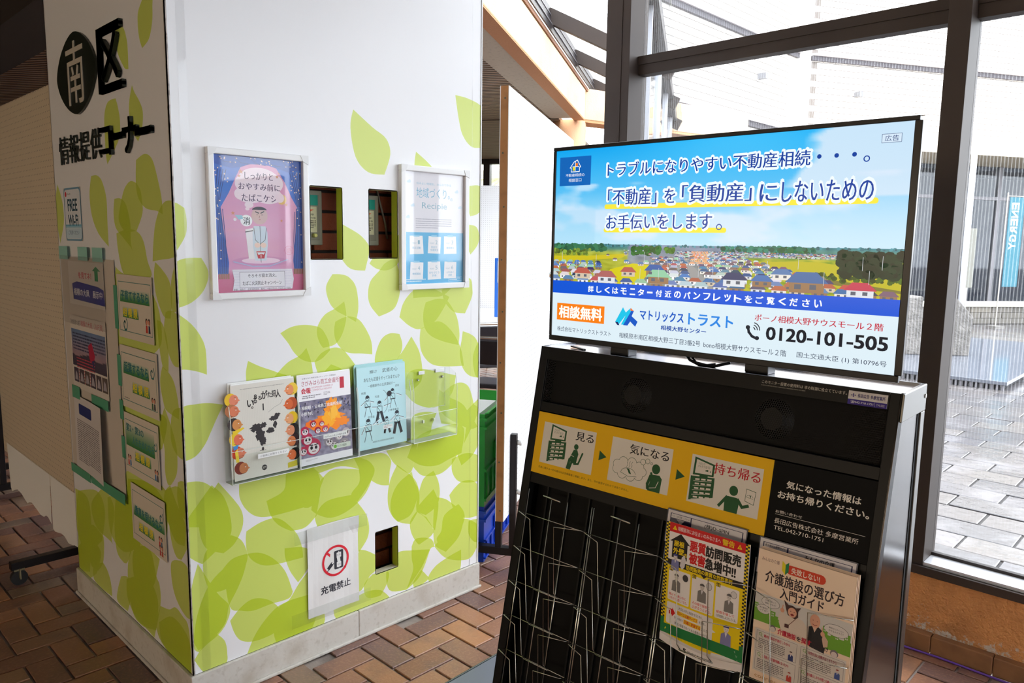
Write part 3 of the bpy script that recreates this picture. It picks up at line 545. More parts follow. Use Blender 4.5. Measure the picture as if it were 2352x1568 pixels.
# ------------------------------------------------------------------ framed posters
def poster_frame(name, label, x0, x1, z0, z1, art, fwid=.02):
    t = T(name, label, 'poster', ((x0 + x1) / 2, 0, z0), group=None); w, h = x1 - x0, z1 - z0; a = w / 2; f = fwid
    for nm, b in (('frame_rail', (-a, a, -.02, 0, h - f, h)), ('frame_rail', (-a, a, -.02, 0, 0, f)), ('frame_stile', (-a, -a + f, -.02, 0, f, h - f)), ('frame_stile', (a - f, a, -.02, 0, f, h - f))):
        box(nm, b, M('frame_white', (232, 232, 232), .3), t, .003)
    for sx in (-1, 1):
        for sz in (0, 1): box('corner_cap', (sx * (a - .019) - .0195, sx * (a - .019) + .0195, -.0215, -.001, (h - .038) * sz, .038 + (h - .038) * sz), M('cap_white', (222, 222, 222), .35), t, .004) if False else None
    W_, H_ = w - 2 * f, h - 2 * f
    A = Art((-a + f, -.006, h - f), (1, 0, 0), (0, 0, -1), 1, .00008); A.U *= W_ / 100; A.V *= H_ / 154; art(A, 154)
    A.build('poster_print', gloss_paper, t)
    box('cover_sheet', (-a + f, a - f, -.0105, -.009, f, h - f), glass('poster_cover', (.98, .98, .98), .05), t)
    for sx in (-1, 1):
        for sz in (0, 1):
            x = sx * a; z = h * sz; e = .03
            MB().prism([(x, -.0203, z), (x - sx * e, -.0203, z), (x - sx * f, -.0203, z + (f if sz == 0 else -f)), (x, -.0203, z + (e if sz == 0 else -e))], (0, -.0012, 0)).build('corner_cap', M('cap_white', (222, 222, 222), .35), t)
    return t
def star(A, x, y, r, col, a0=-90):
    A.poly([(x + (r if k % 2 == 0 else r * .42) * cos(radians(a0 + 36 * k)), y + (r if k % 2 == 0 else r * .42) * sin(radians(a0 + 36 * k))) for k in range(10)], col)
def art_doll(A, H):
    def bgc(x, y):
        t = y / H; r = max(0, 1 - sqrt((x - 50) ** 2 + (y - 95) ** 2) / 60)
        return (230 - 14 * t + 12 * r, 158 + 26 * r - 10 * t, 192 + 18 * r - 4 * t) if y < H - 22 else (214 - 20 * (y - H + 22) / 22, 110 - 24 * (y - H + 22) / 22, 150 - 24 * (y - H + 22) / 22)
    A.grid(0, 0, 100, H, 16, 24, bgc, 0); A.bb = []
    A._layer(0, 0, 100, H, 0)
    def cur(pts, c): A.poly(pts, c)
    bl, bd, bm_ = (36, 84, 178), (22, 52, 128), (48, 104, 200)
    cur([(0, 0), (100, 0), (100, 17), (86, 17), (76, 12), (62, 8), (50, 7.5), (40, 8), (30, 12), (18, 17), (0, 17)], bl)
    cur([(0, 10), (20, 14), (30, 12), (24, 24), (16, 42), (7, 58), (0, 58)], bm_); cur([(0, 56), (7, 57), (9, 80), (14, 120), (13, 133), (0, 133)], bl)
    cur([(100, 10), (84, 14), (70, 10), (80, 26), (88, 44), (95, 56), (100, 56)], bm_); cur([(100, 54), (93, 56), (92, 80), (88, 118), (89, 128), (100, 129)], bl)
    for k in range(5):
        A.line([(2 + 3 * k, 16), (1 + 2 * k, 36), (1 + k, 56)], .7, bd); A.line([(98 - 3 * k, 14), (99 - 2 * k, 34), (99 - k, 54)], .7, bd)
        A.line([(1 + 2 * k, 60), (2 + 2.3 * k, 95), (1.5 + 2.4 * k, 132)], .7, bd); A.line([(99 - 2 * k, 60), (98 - 2.2 * k, 95), (98.5 - 2.1 * k, 127)], .7, bd)
        A.line([(6 + 18 * k, 2), (12 + 18 * k, 7), (22 + 18 * k, 8)], .7, bd)
    for k in range(6): A.line([(1 + 2.4 * k, 133), (1 + 2.4 * k, 138)], 1.6, (156, 110, 84)); A.line([(99 - 2 * k, 128.5), (99 - 2 * k, 134)], 1.6, (150, 100, 80))
    r = random.Random(4)
    for _ in range(70):
        s = r.random()
        if s < .35: x, y = r.uniform(3, 97), r.uniform(1, 9)
        elif s < .5: x, y = r.uniform(1, 16), r.uniform(12, 40)
        elif s < .68: x, y = r.uniform(1, 7), r.uniform(42, 128)
        elif s < .85: x, y = r.uniform(93, 99), r.uniform(42, 124)
        else: x, y = r.uniform(86, 99), r.uniform(12, 40)
        A.ell(x, y, .75, .75, (240, 216, 200), 6)
    cl_ = (248, 226, 232)
    for x, y, a, b in ((50, 26, 24, 15), (34, 30, 11, 10), (66, 28, 12, 11), (40, 44, 15, 8), (60, 44, 15, 8), (30, 42, 8, 7), (68, 42, 8, 7), (38, 54, 5, 3.4), (36, 58.5, 2.4, 1.8)): A.ell(x, y, a, b, cl_, 22, L=3)
    tc = (86, 50, 78)
    A.text('しっかりと', 34, 17, 66, 25, tc, .02, L=5); A.text('おやすみ前に', 27, 29, 74, 37, tc, .02, L=5); A.text('たばこケシ', 30, 41.5, 70, 50, tc, .02, L=5)
    A.ell(76, 46, 5.6, 6, (236, 190, 110), 20, L=5); A.ell(73.6, 44.4, 5.2, 5.6, (248, 222, 228), 20, L=6)
    for x, y, q in ((30, 17, 3), (71, 20, 2.4), (20, 64, 2.6), (81, 52, 2.2), (75, 71, 2), (28, 22, 2), (73, 16, 1.4)): star(A, x, y, q, (222, 150, 108))
    # a plain wooden doll in pale pyjamas on a plate
    A.ell(50, 119, 33, 6, (214, 150, 190), 30); A.ell(50, 118, 22, 3.6, (244, 214, 232), 26); A.line([(19, 119), (40, 124.5), (60, 124.5), (81, 117)], 1.1, (176, 190, 220))
    A.poly([(33, 82), (43, 80), (46, 116), (36, 116)], (244, 240, 244)); A.line([(33, 85), (43, 83)], 1, (60, 56, 60)); A.ell(34.5, 72, 6.6, 6.6, (250, 250, 250), 22); A.text('消', 31, 68, 38.5, 76.5, (20, 20, 24), .02)
    A.poly([(22, 66), (30, 66), (31, 70), (26, 71)], (160, 208, 226)); A.ell(22, 71, 1.8, 1.8, (244, 234, 240), 10)
    A.poly([(42.5, 78), (56, 78), (58, 86), (58, 100), (56, 118), (43, 118), (41, 100), (41, 86)], (214, 226, 236))
    A.line([(49.5, 78), (49.8, 120)], .5, (50, 50, 60)); A.line([(42.5, 80), (44, 94), (49, 99), (55, 94), (57, 80)], .5, (60, 60, 70)); A.ell(46, 100, 3.4, 3, (246, 216, 206), 14); A.ell(53, 100, 3.4, 3, (246, 216, 206), 14)
    A.ell(49.5, 66, 9.2, 10, (220, 186, 182), 26); A.ell(49.5, 60, 8.6, 4.4, (66, 48, 48), 20, 190, 350); A.line([(45, 61.5), (48.5, 63)], 1.1, (30, 24, 26)); A.line([(54.5, 61), (51, 63)], 1.1, (30, 24, 26)); A.line([(49.6, 66), (49, 68.5)], .4, (120, 60, 60)); A.line([(48.8, 70.5), (50.4, 70.3)], .6, (180, 60, 60)); A.line([(46, 65), (47.6, 65)], .4, (40, 30, 30)); A.line([(51.6, 65), (53.2, 65)], .4, (40, 30, 30))
    A.poly([(44.5, 107), (55.5, 107), (53.6, 115.5), (46.4, 115.5)], (196, 34, 58)); A.poly([(45.5, 108.4), (54.5, 108.4), (53, 111), (50, 110), (47, 111.4)], (232, 236, 244)); A.text('火の用心', 48.8, 110, 50.8, 115, (250, 250, 250))
    A.ring(83, 106, 5.4, 5.4, .4, (220, 110, 140)); A.text('火災予防', 80, 103, 86, 109, (220, 110, 140))
    A.poly([(17, 128), (86, 128), (88, 140), (86, 152), (17, 152), (19, 140)], (236, 232, 242))
    for k in range(7): A.line([(18, 130 + 3.2 * k), (85, 130 + 3.2 * k)], .3, (206, 200, 222))
    A.rect(25, 131, 77, 149, (240, 238, 244)); A.frame(25, 131, 77, 149, .35, (110, 100, 120))
    A.text('そろそろ寝ま消火。', 34, 133, 67, 137.5, (50, 40, 60), .015); A.text('たばこ火災防止キャンペーン', 28, 141.5, 73, 146.5, (50, 40, 60), .02)
    A.text('後援：消防庁　全国消防長会　製作：一般社団法人 日本たばこ協会', 18, H - 4.2, 84, H - 1.6, (70, 40, 60))
poster_frame('framed_poster', 'framed pink poster with blue starry curtains and a wooden doll, left of the peep holes', .1, .4395, 1.307, 1.768, art_doll)
def art_recipe(A, H):
    A.rect(0, 0, 100, H, (240, 238, 244)); A.rect(0, H * .535, 100, H, (96, 188, 234))
    A.text('住みよい地域を、みんなで作る', 20, 13.5, 78, 16.8, (150, 200, 220)); A.text('地域づくり。', 20, 21, 76, 35, (120, 186, 214)); A.text('の', 77, 33, 81, 37, (120, 186, 214)); A.text('Recipie', 29, 41, 71, 52, (150, 190, 206))
    for x, y in ((8, 14), (88, 24), (14, 46), (94, 46), (6, 62)): A.ell(x, y, 3.4, 1.6, (206, 226, 240)); A.ell(x + 1, y - 1.4, 1.8, 1.6, (206, 226, 240))
    A.greek(19, 63, 80, 78, 5, (176, 176, 190), .35, 3, 1.6)
    txt = ['防災活動', '防犯と\n交通安全', '環境美化', '地域福祉', 'まちづくり\n計画', 'ふれあい\n活動']
    for k in range(6):
        cx = 20 + 28.5 * (k % 3) + (1 if k % 3 == 1 else 0); cy = H * .535 + 17 + 36 * (k // 3); sk = (-.6, .9, -.4, .7, -.5, .6)[k]
        A.poly([(cx - 10.5 + sk, cy - 12), (cx + 10.5 + sk, cy - 11.6 + sk), (cx + 11 - sk, cy + 13), (cx - 11, cy + 13 - sk)], (250, 250, 252)); A.rect(cx - 5, cy - 13.4, cx + 5, cy - 11, (150, 212, 242))
        A.text('POINT', cx - 7, cy - 3, cx, cy - .8, (176, 200, 214)); A.text(str(k + 1), cx + 2, cy - 6, cx + 5.4, cy - .6, (160, 196, 212))
        ls = txt[k].split('\n')
        for i, q in enumerate(ls): A.text(q, cx - 1.7 * len(q), cy + 3 + 4 * i - (len(ls) - 1), cx + 1.7 * len(q), cy + 6.2 + 4 * i - (len(ls) - 1), (110, 180, 214))
    A.greek(2, H - 7, 36, H - 2, 2, (226, 242, 250), .5, 5, 1.4); A.frame(74, H - 8.5, 98, H - 2, .3, (220, 240, 250)); A.greek(76, H - 7, 96, H - 3, 2, (226, 242, 250), .5, 6, 1.4)
poster_frame('framed_poster', 'framed white and sky blue notice with six numbered cards, right of the peep holes', .8232, 1.164, 1.31, 1.774, art_recipe, .022)

# ------------------------------------------------------------------ clear brochure pockets with magazines
m_edge = M('acrylic_edge', (222, 228, 222), .25)
PK = [(.128, .366), (.37, .602), (.606, .84), (.855, 1.075)]
for i, (x0, x1) in enumerate(PK):
    t = T('brochure_pocket', ['clear acrylic pocket holding the magazine with drawn faces', 'clear acrylic pocket holding the magazine with flames on the cover', 'clear acrylic pocket holding the pale blue budo leaflets', 'empty clear acrylic brochure pocket, last in the row'][i], 'brochure holder', ((x0 + x1) / 2, 0, .722), group='acrylic brochure pockets on the pillar')
    w = (x1 - x0) / 2; h = .27
    box('back_plate', (-w, w, -.005, -.002, 0, h), m_clear, t); box('front_plate', (-w, w, -.05, -.047, 0, .105 if i else .09), m_clear, t)
    for s_ in (-1, 1):
        MB().prism([(s_ * w - .0012, -.002, 0), (s_ * w - .0012, -.05, 0), (s_ * w - .0012, -.05, .2), (s_ * w - .0012, -.04, h - .02), (s_ * w - .0012, -.002, h)], (.0024, 0, 0)).build('side_plate', m_clear, t)
        MB().tube([(s_ * w, -.05, 0), (s_ * w, -.05, .2), (s_ * w, -.04, h - .02)], .0011, 5).build('polished_edge', m_edge, t)
    box('bottom_plate', (-w, w, -.05, -.002, -.003, 0), M('acrylic_bottom', (176, 186, 170), .3), t)
    MB().tube([(-w, -.05, .105), (w, -.05, .105)], .0009, 5).build('polished_edge', m_edge, t)
    MB().tube([(-w, -.05, -.001), (w, -.05, -.001)], .0012, 5).build('polished_edge', m_edge, t)
    if i == 3:
        for x in (-w * .5, w * .62): MB().cyl((x, -.005, h - .035), .0055, .006, 12, (0, -1, 0), .003).build('screw', m_chrome, t)
        for x, q in ((-.05, .03), (.035, .045)): box('mounting_pad', (x, x + q, -.0045, -.002, h - .016, h - .002), m_white, t, .001)
        MB().tube([(-.06, -.004, .115), (.085, -.004, .115), (.085, -.004, h)], .0009, 5).build('polished_edge', m_edge, t)
        for x in (-.035, .02): box('spacer_block', (x, x + .008, -.012, -.004, .06, .072), M('spacer', (230, 236, 214), .3), t, .001)
def booklet(name, label, x0, x1, z0, z1, y, art, group, n=3, th=.004, mat=None, pm=None):
    """a pile: the front copy carries the cover print, each further copy is its own thing behind it"""
    for k in range(n):
        yy = y + k * (th + .0015); dx = (0, .003, -.004, .002)[k]; dz = (0, .004, .007, .01)[k]
        t = T(name, label[k], 'booklet', ((x0 + x1) / 2 + dx, yy, z0 + dz), group=group); w, h = (x1 - x0) / 2, z1 - z0
        t.rotation_euler = (radians(-2.2), 0, 0)
        box('pages', (-w, w, -th, 0, 0, h), mat or m_paperw, t, .0006)
        if k == 0:
            A = Art((-w, -th - .0002, h), (1, 0, 0), (0, 0, -1), 2 * w / 100, .00006); art(A, 100 * h / (2 * w)); A.build('cover_print', pm or gloss_paper, t)
def art_faces(A, H):
    A.rect(0, 0, 100, H, (226, 222, 212), n=1)
    for k in range(24): A.line([(16 + 2.6 * k, 8), (16 + 2.6 * k, H - 12)], .25, (216, 212, 200))
    A.greek(14, 6, 84, 8.4, 1, (170, 166, 160), .4, 2, 1.6)
    blk = (40, 36, 36)
    for ch, x, y, a, b in (('い', 24, 24, 34, 34), ('。', 30, 34, 33, 37), ('る', 33, 22, 39, 30), ('8', 35, 17, 39, 24), ('る', 41, 20, 46, 26), ('が', 46, 13, 56, 25), ('た', 56, 16, 63, 24), ('訊', 63, 14, 70, 24), ('人', 69, 14, 77, 26)): A.text(ch, x, y, a, b, blk, .03)
    A.rect(47.5, 32, 49.5, 42, (70, 66, 66)); A.line([(56, 46), (66, 40), (76, 36), (80, 30)], .35, (120, 116, 116))
    def blob(cx, cy, sx, sy, seed):
        r = random.Random(seed); A.poly([(cx + sx * (1 + r.uniform(-.3, .3)) * cos(2 * pi * k / 22), cy + sy * (1 + r.uniform(-.3, .3)) * sin(2 * pi * k / 22)) for k in range(22)], (62, 58, 60))
    blob(36, 66, 9, 6.5, 1); blob(47, 64, 5, 4, 2); blob(42, 78, 7, 9, 3); blob(46, 88, 5, 6, 4); blob(58, 74, 6, 4, 5); blob(66, 66, 3, 5, 6); blob(65, 56, 7, 4, 7); blob(70, 52, 5, 3, 8); blob(45, 99, 2, 3, 9)
    A.rect(40, 101, 50, 101.6, blk)
    faces = [(2, 20, (232, 140, 110), (240, 196, 50), 1), (2, 36, (224, 130, 96), (190, 120, 80), 1), (5, 56, (216, 146, 84), (56, 44, 44), 1), (6, 78, (230, 120, 90), (236, 200, 60), 1), (8, 98, (222, 130, 100), (200, 70, 40), 1), (12, 121, (206, 130, 86), (140, 60, 50), 1),
             (94, 16, (236, 150, 100), (240, 200, 70), -1), (92, 38, (226, 110, 60), (200, 90, 50), -1), (92, 60, (238, 170, 120), (240, 196, 40), -1), (93, 78, (230, 150, 110), (40, 34, 34), -1), (94, 95, (220, 130, 80), (60, 36, 40), -1), (94, 116, (234, 120, 70), (30, 26, 28), -1)]
    for x, y, sk, hair, s_ in faces:
        A.ell(x - s_ * 3, y, 9, 9.5, hair, 16); A.ell(x + s_ * 2, y + 1, 7, 8, sk, 16); A.poly([(x + s_ * 7, y - 1), (x + s_ * 11.5, y + 2), (x + s_ * 7.5, y + 4)], sk)
        A.ell(x + s_ * 4.6, y - .5, .9, .7, (250, 250, 250), 8); A.line([(x + s_ * 2.5, y - 3.4), (x + s_ * 6, y - 3)], .5, (50, 36, 30)); A.line([(x + s_ * 7.5, y + 5), (x + s_ * 4.5, y + 5.6)], .5, (150, 50, 40)); A.line([(x - s_ * 5, y + 6), (x, y + 9), (x + s_ * 5, y + 8)], .5, (60, 40, 36))
    A.poly([(0, 66), (16, 62), (18, 64), (6, 70), (0, 74)], (240, 206, 50)); A.poly([(0, 88), (8, 86), (6, 92), (0, 94)], (70, 140, 210)); A.poly([(2, 96), (6, 92), (8, 112), (3, 112)], (244, 214, 70)); A.poly([(84, H - 11), (100, H - 13), (100, H - 4), (84, H - 3)], (210, 196, 60))
    A.ell(46, H - 12, 4.2, 4.2, (50, 48, 50)); A.text('359', 43, H - 13.6, 49, H - 10.4, (220, 216, 206))
booklet('magazine', ['cream magazine with cartoon faces down both edges, front copy in the first pocket', 'second copy behind the cream magazine with cartoon faces', 'hindmost copy of the cream cartoon magazine against the pillar'], .141, .362, .727, 1.035, -.036, art_faces, 'magazines in the acrylic pockets')
def art_fire(A, H):
    A.rect(0, 0, 100, H, (240, 238, 242))
    A.text('企業を支え地域を結ぶネットワーク情報誌', 9, 3, 72, 5.4, (80, 70, 80)); A.text('さがみはら商工会議所', 8, 8, 78, 17, (176, 52, 78)); A.text('会報', 7, 20, 24, 29, (196, 30, 56), .04); A.text('SAGAMIHARA CHAMBER OF', 26, 19, 66, 22, (206, 130, 146)); A.text('COMMERCE and INDUSTRY', 26, 23.4, 64, 26.4, (206, 130, 146))
    A.text('1', 80, 9, 87, 28, (190, 20, 50), .012); A.greek(8, 32, 44, 38, 2, (110, 104, 112), .5, 8, 2); A.greek(48, 30, 60, 36, 3, (150, 144, 150), .5, 9, 1.6)
    y0 = 41
    def ph(x, y):
        n = noise.fractal(Vector((x * .12, y * .12, 2)), 1, 2, 4); t = (y - y0) / (H - y0 - 12)
        v = 112 + 46 * n + 30 * t; return (max(30, min(235, v + 6)), max(28, min(230, v)), max(36, min(238, v + 22)))
    A.grid(0, y0, 100, H - 12, 40, 44, ph)
    r = random.Random(5)
    for _ in range(90):
        x, y = r.uniform(0, 100), r.uniform(y0 + 4, y0 + 26); A.ell(x, y, r.uniform(.6, 1.8), r.uniform(1, 2.6), r.choice([(46, 40, 60), (70, 60, 84), (120, 112, 130), (30, 28, 44), (60, 70, 130)]), 6, L=4)
    for k, (cx, cy, sx, sy, c) in enumerate(((55, 80, 30, 14, (250, 140, 20)), (64, 64, 14, 20, (252, 150, 20)), (40, 82, 20, 9, (248, 128, 24)), (68, 52, 6, 10, (250, 160, 40)), (60, 76, 18, 12, (255, 176, 30)), (80, 84, 14, 7, (250, 140, 30)), (22, 80, 12, 5, (244, 120, 30)), (64, 66, 8, 12, (255, 190, 60)))):
        q = random.Random(30 + k); A.poly([(cx + sx * (1 + q.uniform(-.35, .35)) * cos(2 * pi * i / 26), cy + sy * (1 + q.uniform(-.35, .35)) * sin(2 * pi * i / 26)) for i in range(26)], c, L=6 + k)
    for x, y, s_, c in ((26, 80, 6, (176, 30, 44)), (42, 82, 5, (190, 60, 60)), (34, 92, 6, (160, 24, 50)), (10, 90, 8, (186, 40, 76)), (48, 92, 6, (196, 70, 90)), (14, 104, 11, (176, 44, 80)), (24, 118, 15, (190, 50, 84)), (54, 114, 9, (150, 140, 150)), (74, 108, 8, (170, 160, 164)), (88, 104, 8, (190, 176, 180)), (64, 122, 10, (140, 130, 142)), (84, 122, 9, (160, 150, 156)), (6, 122, 8, (196, 60, 90))):
        A.ell(x, y, s_, s_ * .95, c, 18, L=16); A.ell(x + s_ * .1, y + s_ * .2, s_ * .68, s_ * .62, (226, 218, 220), 16, L=17)
        for s2 in (-1, 1): A.ell(x + s_ * .1 + s2 * s_ * .28, y + s_ * .1, s_ * .18, s_ * .2, (30, 26, 34), 8, L=18); A.line([(x + s_ * .1 + s2 * s_ * .1, y - s_ * .18), (x + s_ * .1 + s2 * s_ * .5, y - s_ * .24)], s_ * .12, (40, 34, 40), L=18)
        A.line([(x - s_ * .1, y + s_ * .5), (x + s_ * .3, y + s_ * .5)], s_ * .08, (150, 40, 50), L=18)
    A.text('相模原・日本商工会議所会頭', 6, 49, 82, 55, (250, 250, 250), .02, L=20); A.text('小野寺氏', 5, 59, 26, 65, (250, 250, 250), .02, L=20)
    A.rect(44, 102, 90, 109, (246, 246, 246), L=21); A.text('さがみはら商工会議所会報', 46, 104, 88, 107.6, (60, 60, 70), L=22)
    A.rect(62, H - 26, 96, H - 18, (214, 222, 210), L=21); A.ell(66, H - 22, 3, 3, (110, 180, 60), 14, L=22); A.text('あじさい商品券', 70, H - 24, 88, H - 20, (60, 80, 60), .02, L=22)
    A.greek(10, H - 9, 32, H - 6, 2, (180, 176, 180), .5, 3, 1.5)
booklet('magazine', ['white magazine with a blazing fire and round red dolls, front copy in the second pocket', 'second copy behind the magazine with the fire cover'], .373, .583, .727, 1.036, -.036, art_fire, 'magazines in the acrylic pockets', 2)
def art_budo(A, H):
    A.rect(0, 0, 100, H, (188, 226, 232)); k_ = (40, 50, 60)
    A.text('輝け', 26, 6, 41, 12, k_); A.text('武道の心', 52, 5, 84, 12, k_); A.text('あなたも武道をやってみませんか', 14, 18, 88, 25, k_, .01); A.text('－相模原市の五武道紹介－', 22, 30, 78, 35, k_); A.text('柔道', 78, 36, 86, 40, k_); A.text('剣道', 8, 41, 17, 45, k_); A.text('弓道', 35, 50, 44, 54, k_); A.text('少林寺拳法', 61, 77, 84, 81, k_); A.text('空手道', 20, 83, 33, 87, k_); A.text('相模原市武道団体連絡協議会', 28, H - 12, 72, H - 9, (80, 96, 104))
    def fig(x, y, s_, a, dark=False, arms=((-1, .2), (1, .1)), legs=((-.5, 1), (.6, 1))):
        ln = (50, 56, 64)
        A.ring(x, y, s_ * .16, s_ * .18, s_ * .03, ln, 14); A.ell(x, y - s_ * .06, s_ * .15, s_ * .1, ln, 10)
        A.frame(x - s_ * .2, y + s_ * .2, x + s_ * .2, y + s_ * .6, s_ * .03, ln); A.line([(x - s_ * .2, y + s_ * .2), (x + s_ * .1, y + s_ * .6)], s_ * .03, ln); A.line([(x - s_ * .2, y + s_ * .58), (x + s_ * .2, y + s_ * .58)], s_ * .07, ln)
        for dx, dy in arms: A.line([(x + dx * s_ * .2, y + s_ * .25), (x + dx * s_ * .5, y + s_ * (.25 + dy))], s_ * .09, (214, 232, 236)); A.line([(x + dx * s_ * .2, y + s_ * .22), (x + dx * s_ * .5, y + s_ * (.22 + dy))], s_ * .03, ln)
        for dx, dy in legs: A.line([(x + dx * s_ * .2, y + s_ * .6), (x + dx * s_ * .5, y + s_ * .6 * dy + s_ * .6)], s_ * (.2 if dark else .03), (46, 50, 58) if dark else ln)
    fig(20, 52, 26, 0); fig(44, 64, 26, 0, True, ((1.8, -.1), (-1.2, -.05))); fig(72, 46, 24, 0, False, ((1.6, .2), (-1.4, .4))); A.ell(65, 50, 5, 5, (46, 46, 52)); fig(20, 92, 28, 0, False, ((1.7, -.3), (-1, .5)), ((-.6, 1), (.5, 1))); fig(80, 86, 28, 0, True); fig(58, 92, 20, 0, True, ((2, -.4), (-2, .2)))
    A.ring(50, 62, 12, 20, .5, (60, 66, 76), 20, -80, 80); A.rect(50, 103, 70, 110, (236, 240, 242)); A.text('ご自由にお取りください', 51.5, 104.4, 68.5, 106.4, (150, 60, 60)); A.greek(52, 107, 68, 109, 1, (150, 60, 60), .4, 3, 1.4)
booklet('leaflet', ['pale blue budo leaflet on top of its pile in the third pocket', 'second pale blue leaflet of the pile, edge showing', 'third pale blue leaflet of the pile, edge showing', 'hindmost pale blue leaflet against the pillar'], .612, .83, .735, 1.038, -.034, art_budo, 'pale blue leaflets in the third pocket', 4, .0035, M('blue_paper', (170, 214, 218), .6), paper)
for x0, x1, txt, lab in ((.215, .325, 'ご自由にお取りください', 'white slip stuck on the first acrylic pocket'), (.462, .556, 'さがみはら商工会議所会報', 'white slip stuck on the second acrylic pocket')):
    if x0 > .3: continue
    t = T('name_slip', lab, 'label', ((x0 + x1) / 2, -.0508, .79)); box('slip', (-.055, .055, -.0012, 0, 0, .015), m_paperw, t)
    A = Art((-.055, -.0014, .015), (1, 0, 0), (0, 0, -1)); A.text(txt, .008, .004, .102, .011, (70, 70, 80)); A.build('slip_print', paper, t)

# ------------------------------------------------------------------ no-charging notice and its tapes
t = T('notice_sheet', 'white sheet with a red no-charging symbol taped low on the pillar', 'notice', (.518, -.003, .15))
def wave(x, y): return Vector((0, -.0016 * (1 + sin(x * 46 + y * 13)) - (.006 * max(0, x - .17) / .04 if y < .05 else 0), 0))
A = Art((-.106, -.0006, .335), (1, 0, 0), (0, 0, -1), 1, .0001, wave)
A.rect(0, 0, .213, .335, (226, 224, 222), n=10)
A2 = Art((-.106, -.0010, .335), (1, 0, 0), (0, 0, -1), 1, .0001, wave)
A2.frame(.028, .0, .213, .318, .0004, (214, 212, 210)); A2.bb = []
A2.rrect(.108, .112, .146, .182, .005, (52, 52, 60)); A2.rect(.118, .12, .137, .139, (228, 226, 224)); A2.rect(.118, .156, .137, .175, (228, 226, 224))
for yy in (.122, .158): A2.rect(.1225, yy + .004, .1245, yy + .011, (52, 52, 60)); A2.rect(.1305, yy + .004, .1325, yy + .011, (52, 52, 60))
A2.line([(.076, .187), (.09, .168)], .003, (52, 52, 60)); A2.line([(.086, .170), (.096, .160)], .013, (52, 52, 60)); A2.line([(.093, .158), (.098, .151)], .003, (52, 52, 60)); A2.line([(.099, .163), (.105, .157)], .003, (52, 52, 60))
A2.line([(.078, .11), (.155, .186)], .0085, (214, 40, 56)); A2.ring(.115, .148, .056, .058, .0085, (214, 40, 56), 36)
A2.text('充電禁止', .052, .232, .178, .262, (60, 60, 68), .03)
A.build('sheet', paper, t); A2.build('sheet_print', paper, t)
for nm, b, lab in (('tape_strip', (.36, .662, .440, .486), 'clear tape across the top of the no-charging notice'), ('tape_strip', (.342, .674, .140, .19), 'clear tape across the bottom of the no-charging notice')):
    cx = (b[0] + b[1]) / 2; w = (b[1] - b[0]) / 2
    o = MB().add([(-w, -.0095 * 0 - .001, 0), (w, -.001, -.004), (w, -.001, b[3] - b[2] - .004), (-w, -.001, b[3] - b[2])], [(0, 1, 2, 3)]).build(nm, m_tape, loc=(cx, -.0105, b[2])); tag(o, lab, 'tape', 'clear tapes on the notice')

# ------------------------------------------------------------------ papers on the shaded side (x = 0 plane, text runs towards -y)
def side_sheet(name, label, cat, y0, y1, z0, z1, art, off=.002, group=None, bend=0, matp=None, skew=0):
    """y0 is the far (left in view) edge"""
    t = T(name, label, cat, (-off, (y0 + y1) / 2, z0), group=group); w = y0 - y1; h = z1 - z0
    wf_ = lambda x, y: Vector((-bend * (x / 100) ** 2 * .5 - bend * .3 * (y / (100 * h / w)), 0, 0)) + Vector((0, -skew * y / (100 * h / w), 0))
    A = Art((0, w / 2, h), (0, -1, 0), (0, 0, -1), w / 100, .00008, wf_); H = 100 * h / w
    B = Art((.0005, w / 2, h), (0, -1, 0), (0, 0, -1), w / 100, .00008, wf_); B.rect(0, 0, 100, H, (206, 200, 190), n=6); B.build('sheet', paper, t)
    art(A, H); A.build('sheet_print', matp or paper, t); return t
def art_wifi(A, H):
    A.rrect(0, 0, 100, H, 9, (112, 160, 190)); A.rrect(3.5, 3.5, 96.5, H - 3.5, 8, (226, 230, 236))
    A.rect(4, H * .69, 96, H * .72, (120, 190, 220)); A.rect(4, H * .72, 96, H * .75, (150, 204, 226)); A.rrect(5, H * .76, 95, H - 5, 7, (200, 224, 238))
    A.ell(13, 12, 5, 5, (214, 40, 50)); A.text('Wi-Fi', 22, 10, 42, 14, (110, 110, 120)); A.text('FREE', 22, 22, 78, 44, (30, 80, 104), .04); A.text('Wi-Fi', 22, 52, 80, 72, (30, 80, 104), .04)
    A.text('ご利用ください', 18, H * .8, 82, H * .88, (60, 90, 140))
side_sheet('wifi_sticker', 'small blue-edged free wireless sticker on the shaded side of the pillar', 'sticker', 1.02, .824, 1.476, 1.675, art_wifi, matp=M('x', (0, 0, 0)) if False else gloss_paper)
side_sheet('backing_sheet', 'large plain grey-beige sheet behind the kite flyers', 'poster', 1.1, .508, .56, 1.415, lambda A, H: A.rect(0, 0, 100, H, (200, 190, 178), n=2), .004)
def art_kite1(A, H):
    A.V *= H / 100; H = 100
    A.rect(0, 0, 100, H, (212, 204, 194)); A.text('を見てネ！', 30, 24, 66, 38, (196, 30, 60), .04); A.poly([(76, 40), (76, 18), (70, 18), (80, 8), (92, 18), (85, 18), (85, 40)], (20, 140, 80))
    A.poly([(10, 52), (24, 46), (84, 52), (98, 58), (100, 92), (12, 88)], (36, 44, 140)); A.text('相模の大凧　展示中', 14, 62, 94, 78, (236, 236, 244), .03)
side_sheet('kite_flyer', 'flyer with a dark blue banner inside glossy film, top of the backing sheet', 'flyer', 1.0, .606, 1.235, 1.4, art_kite1, .0075, 'kite flyers', matp=gloss_paper)
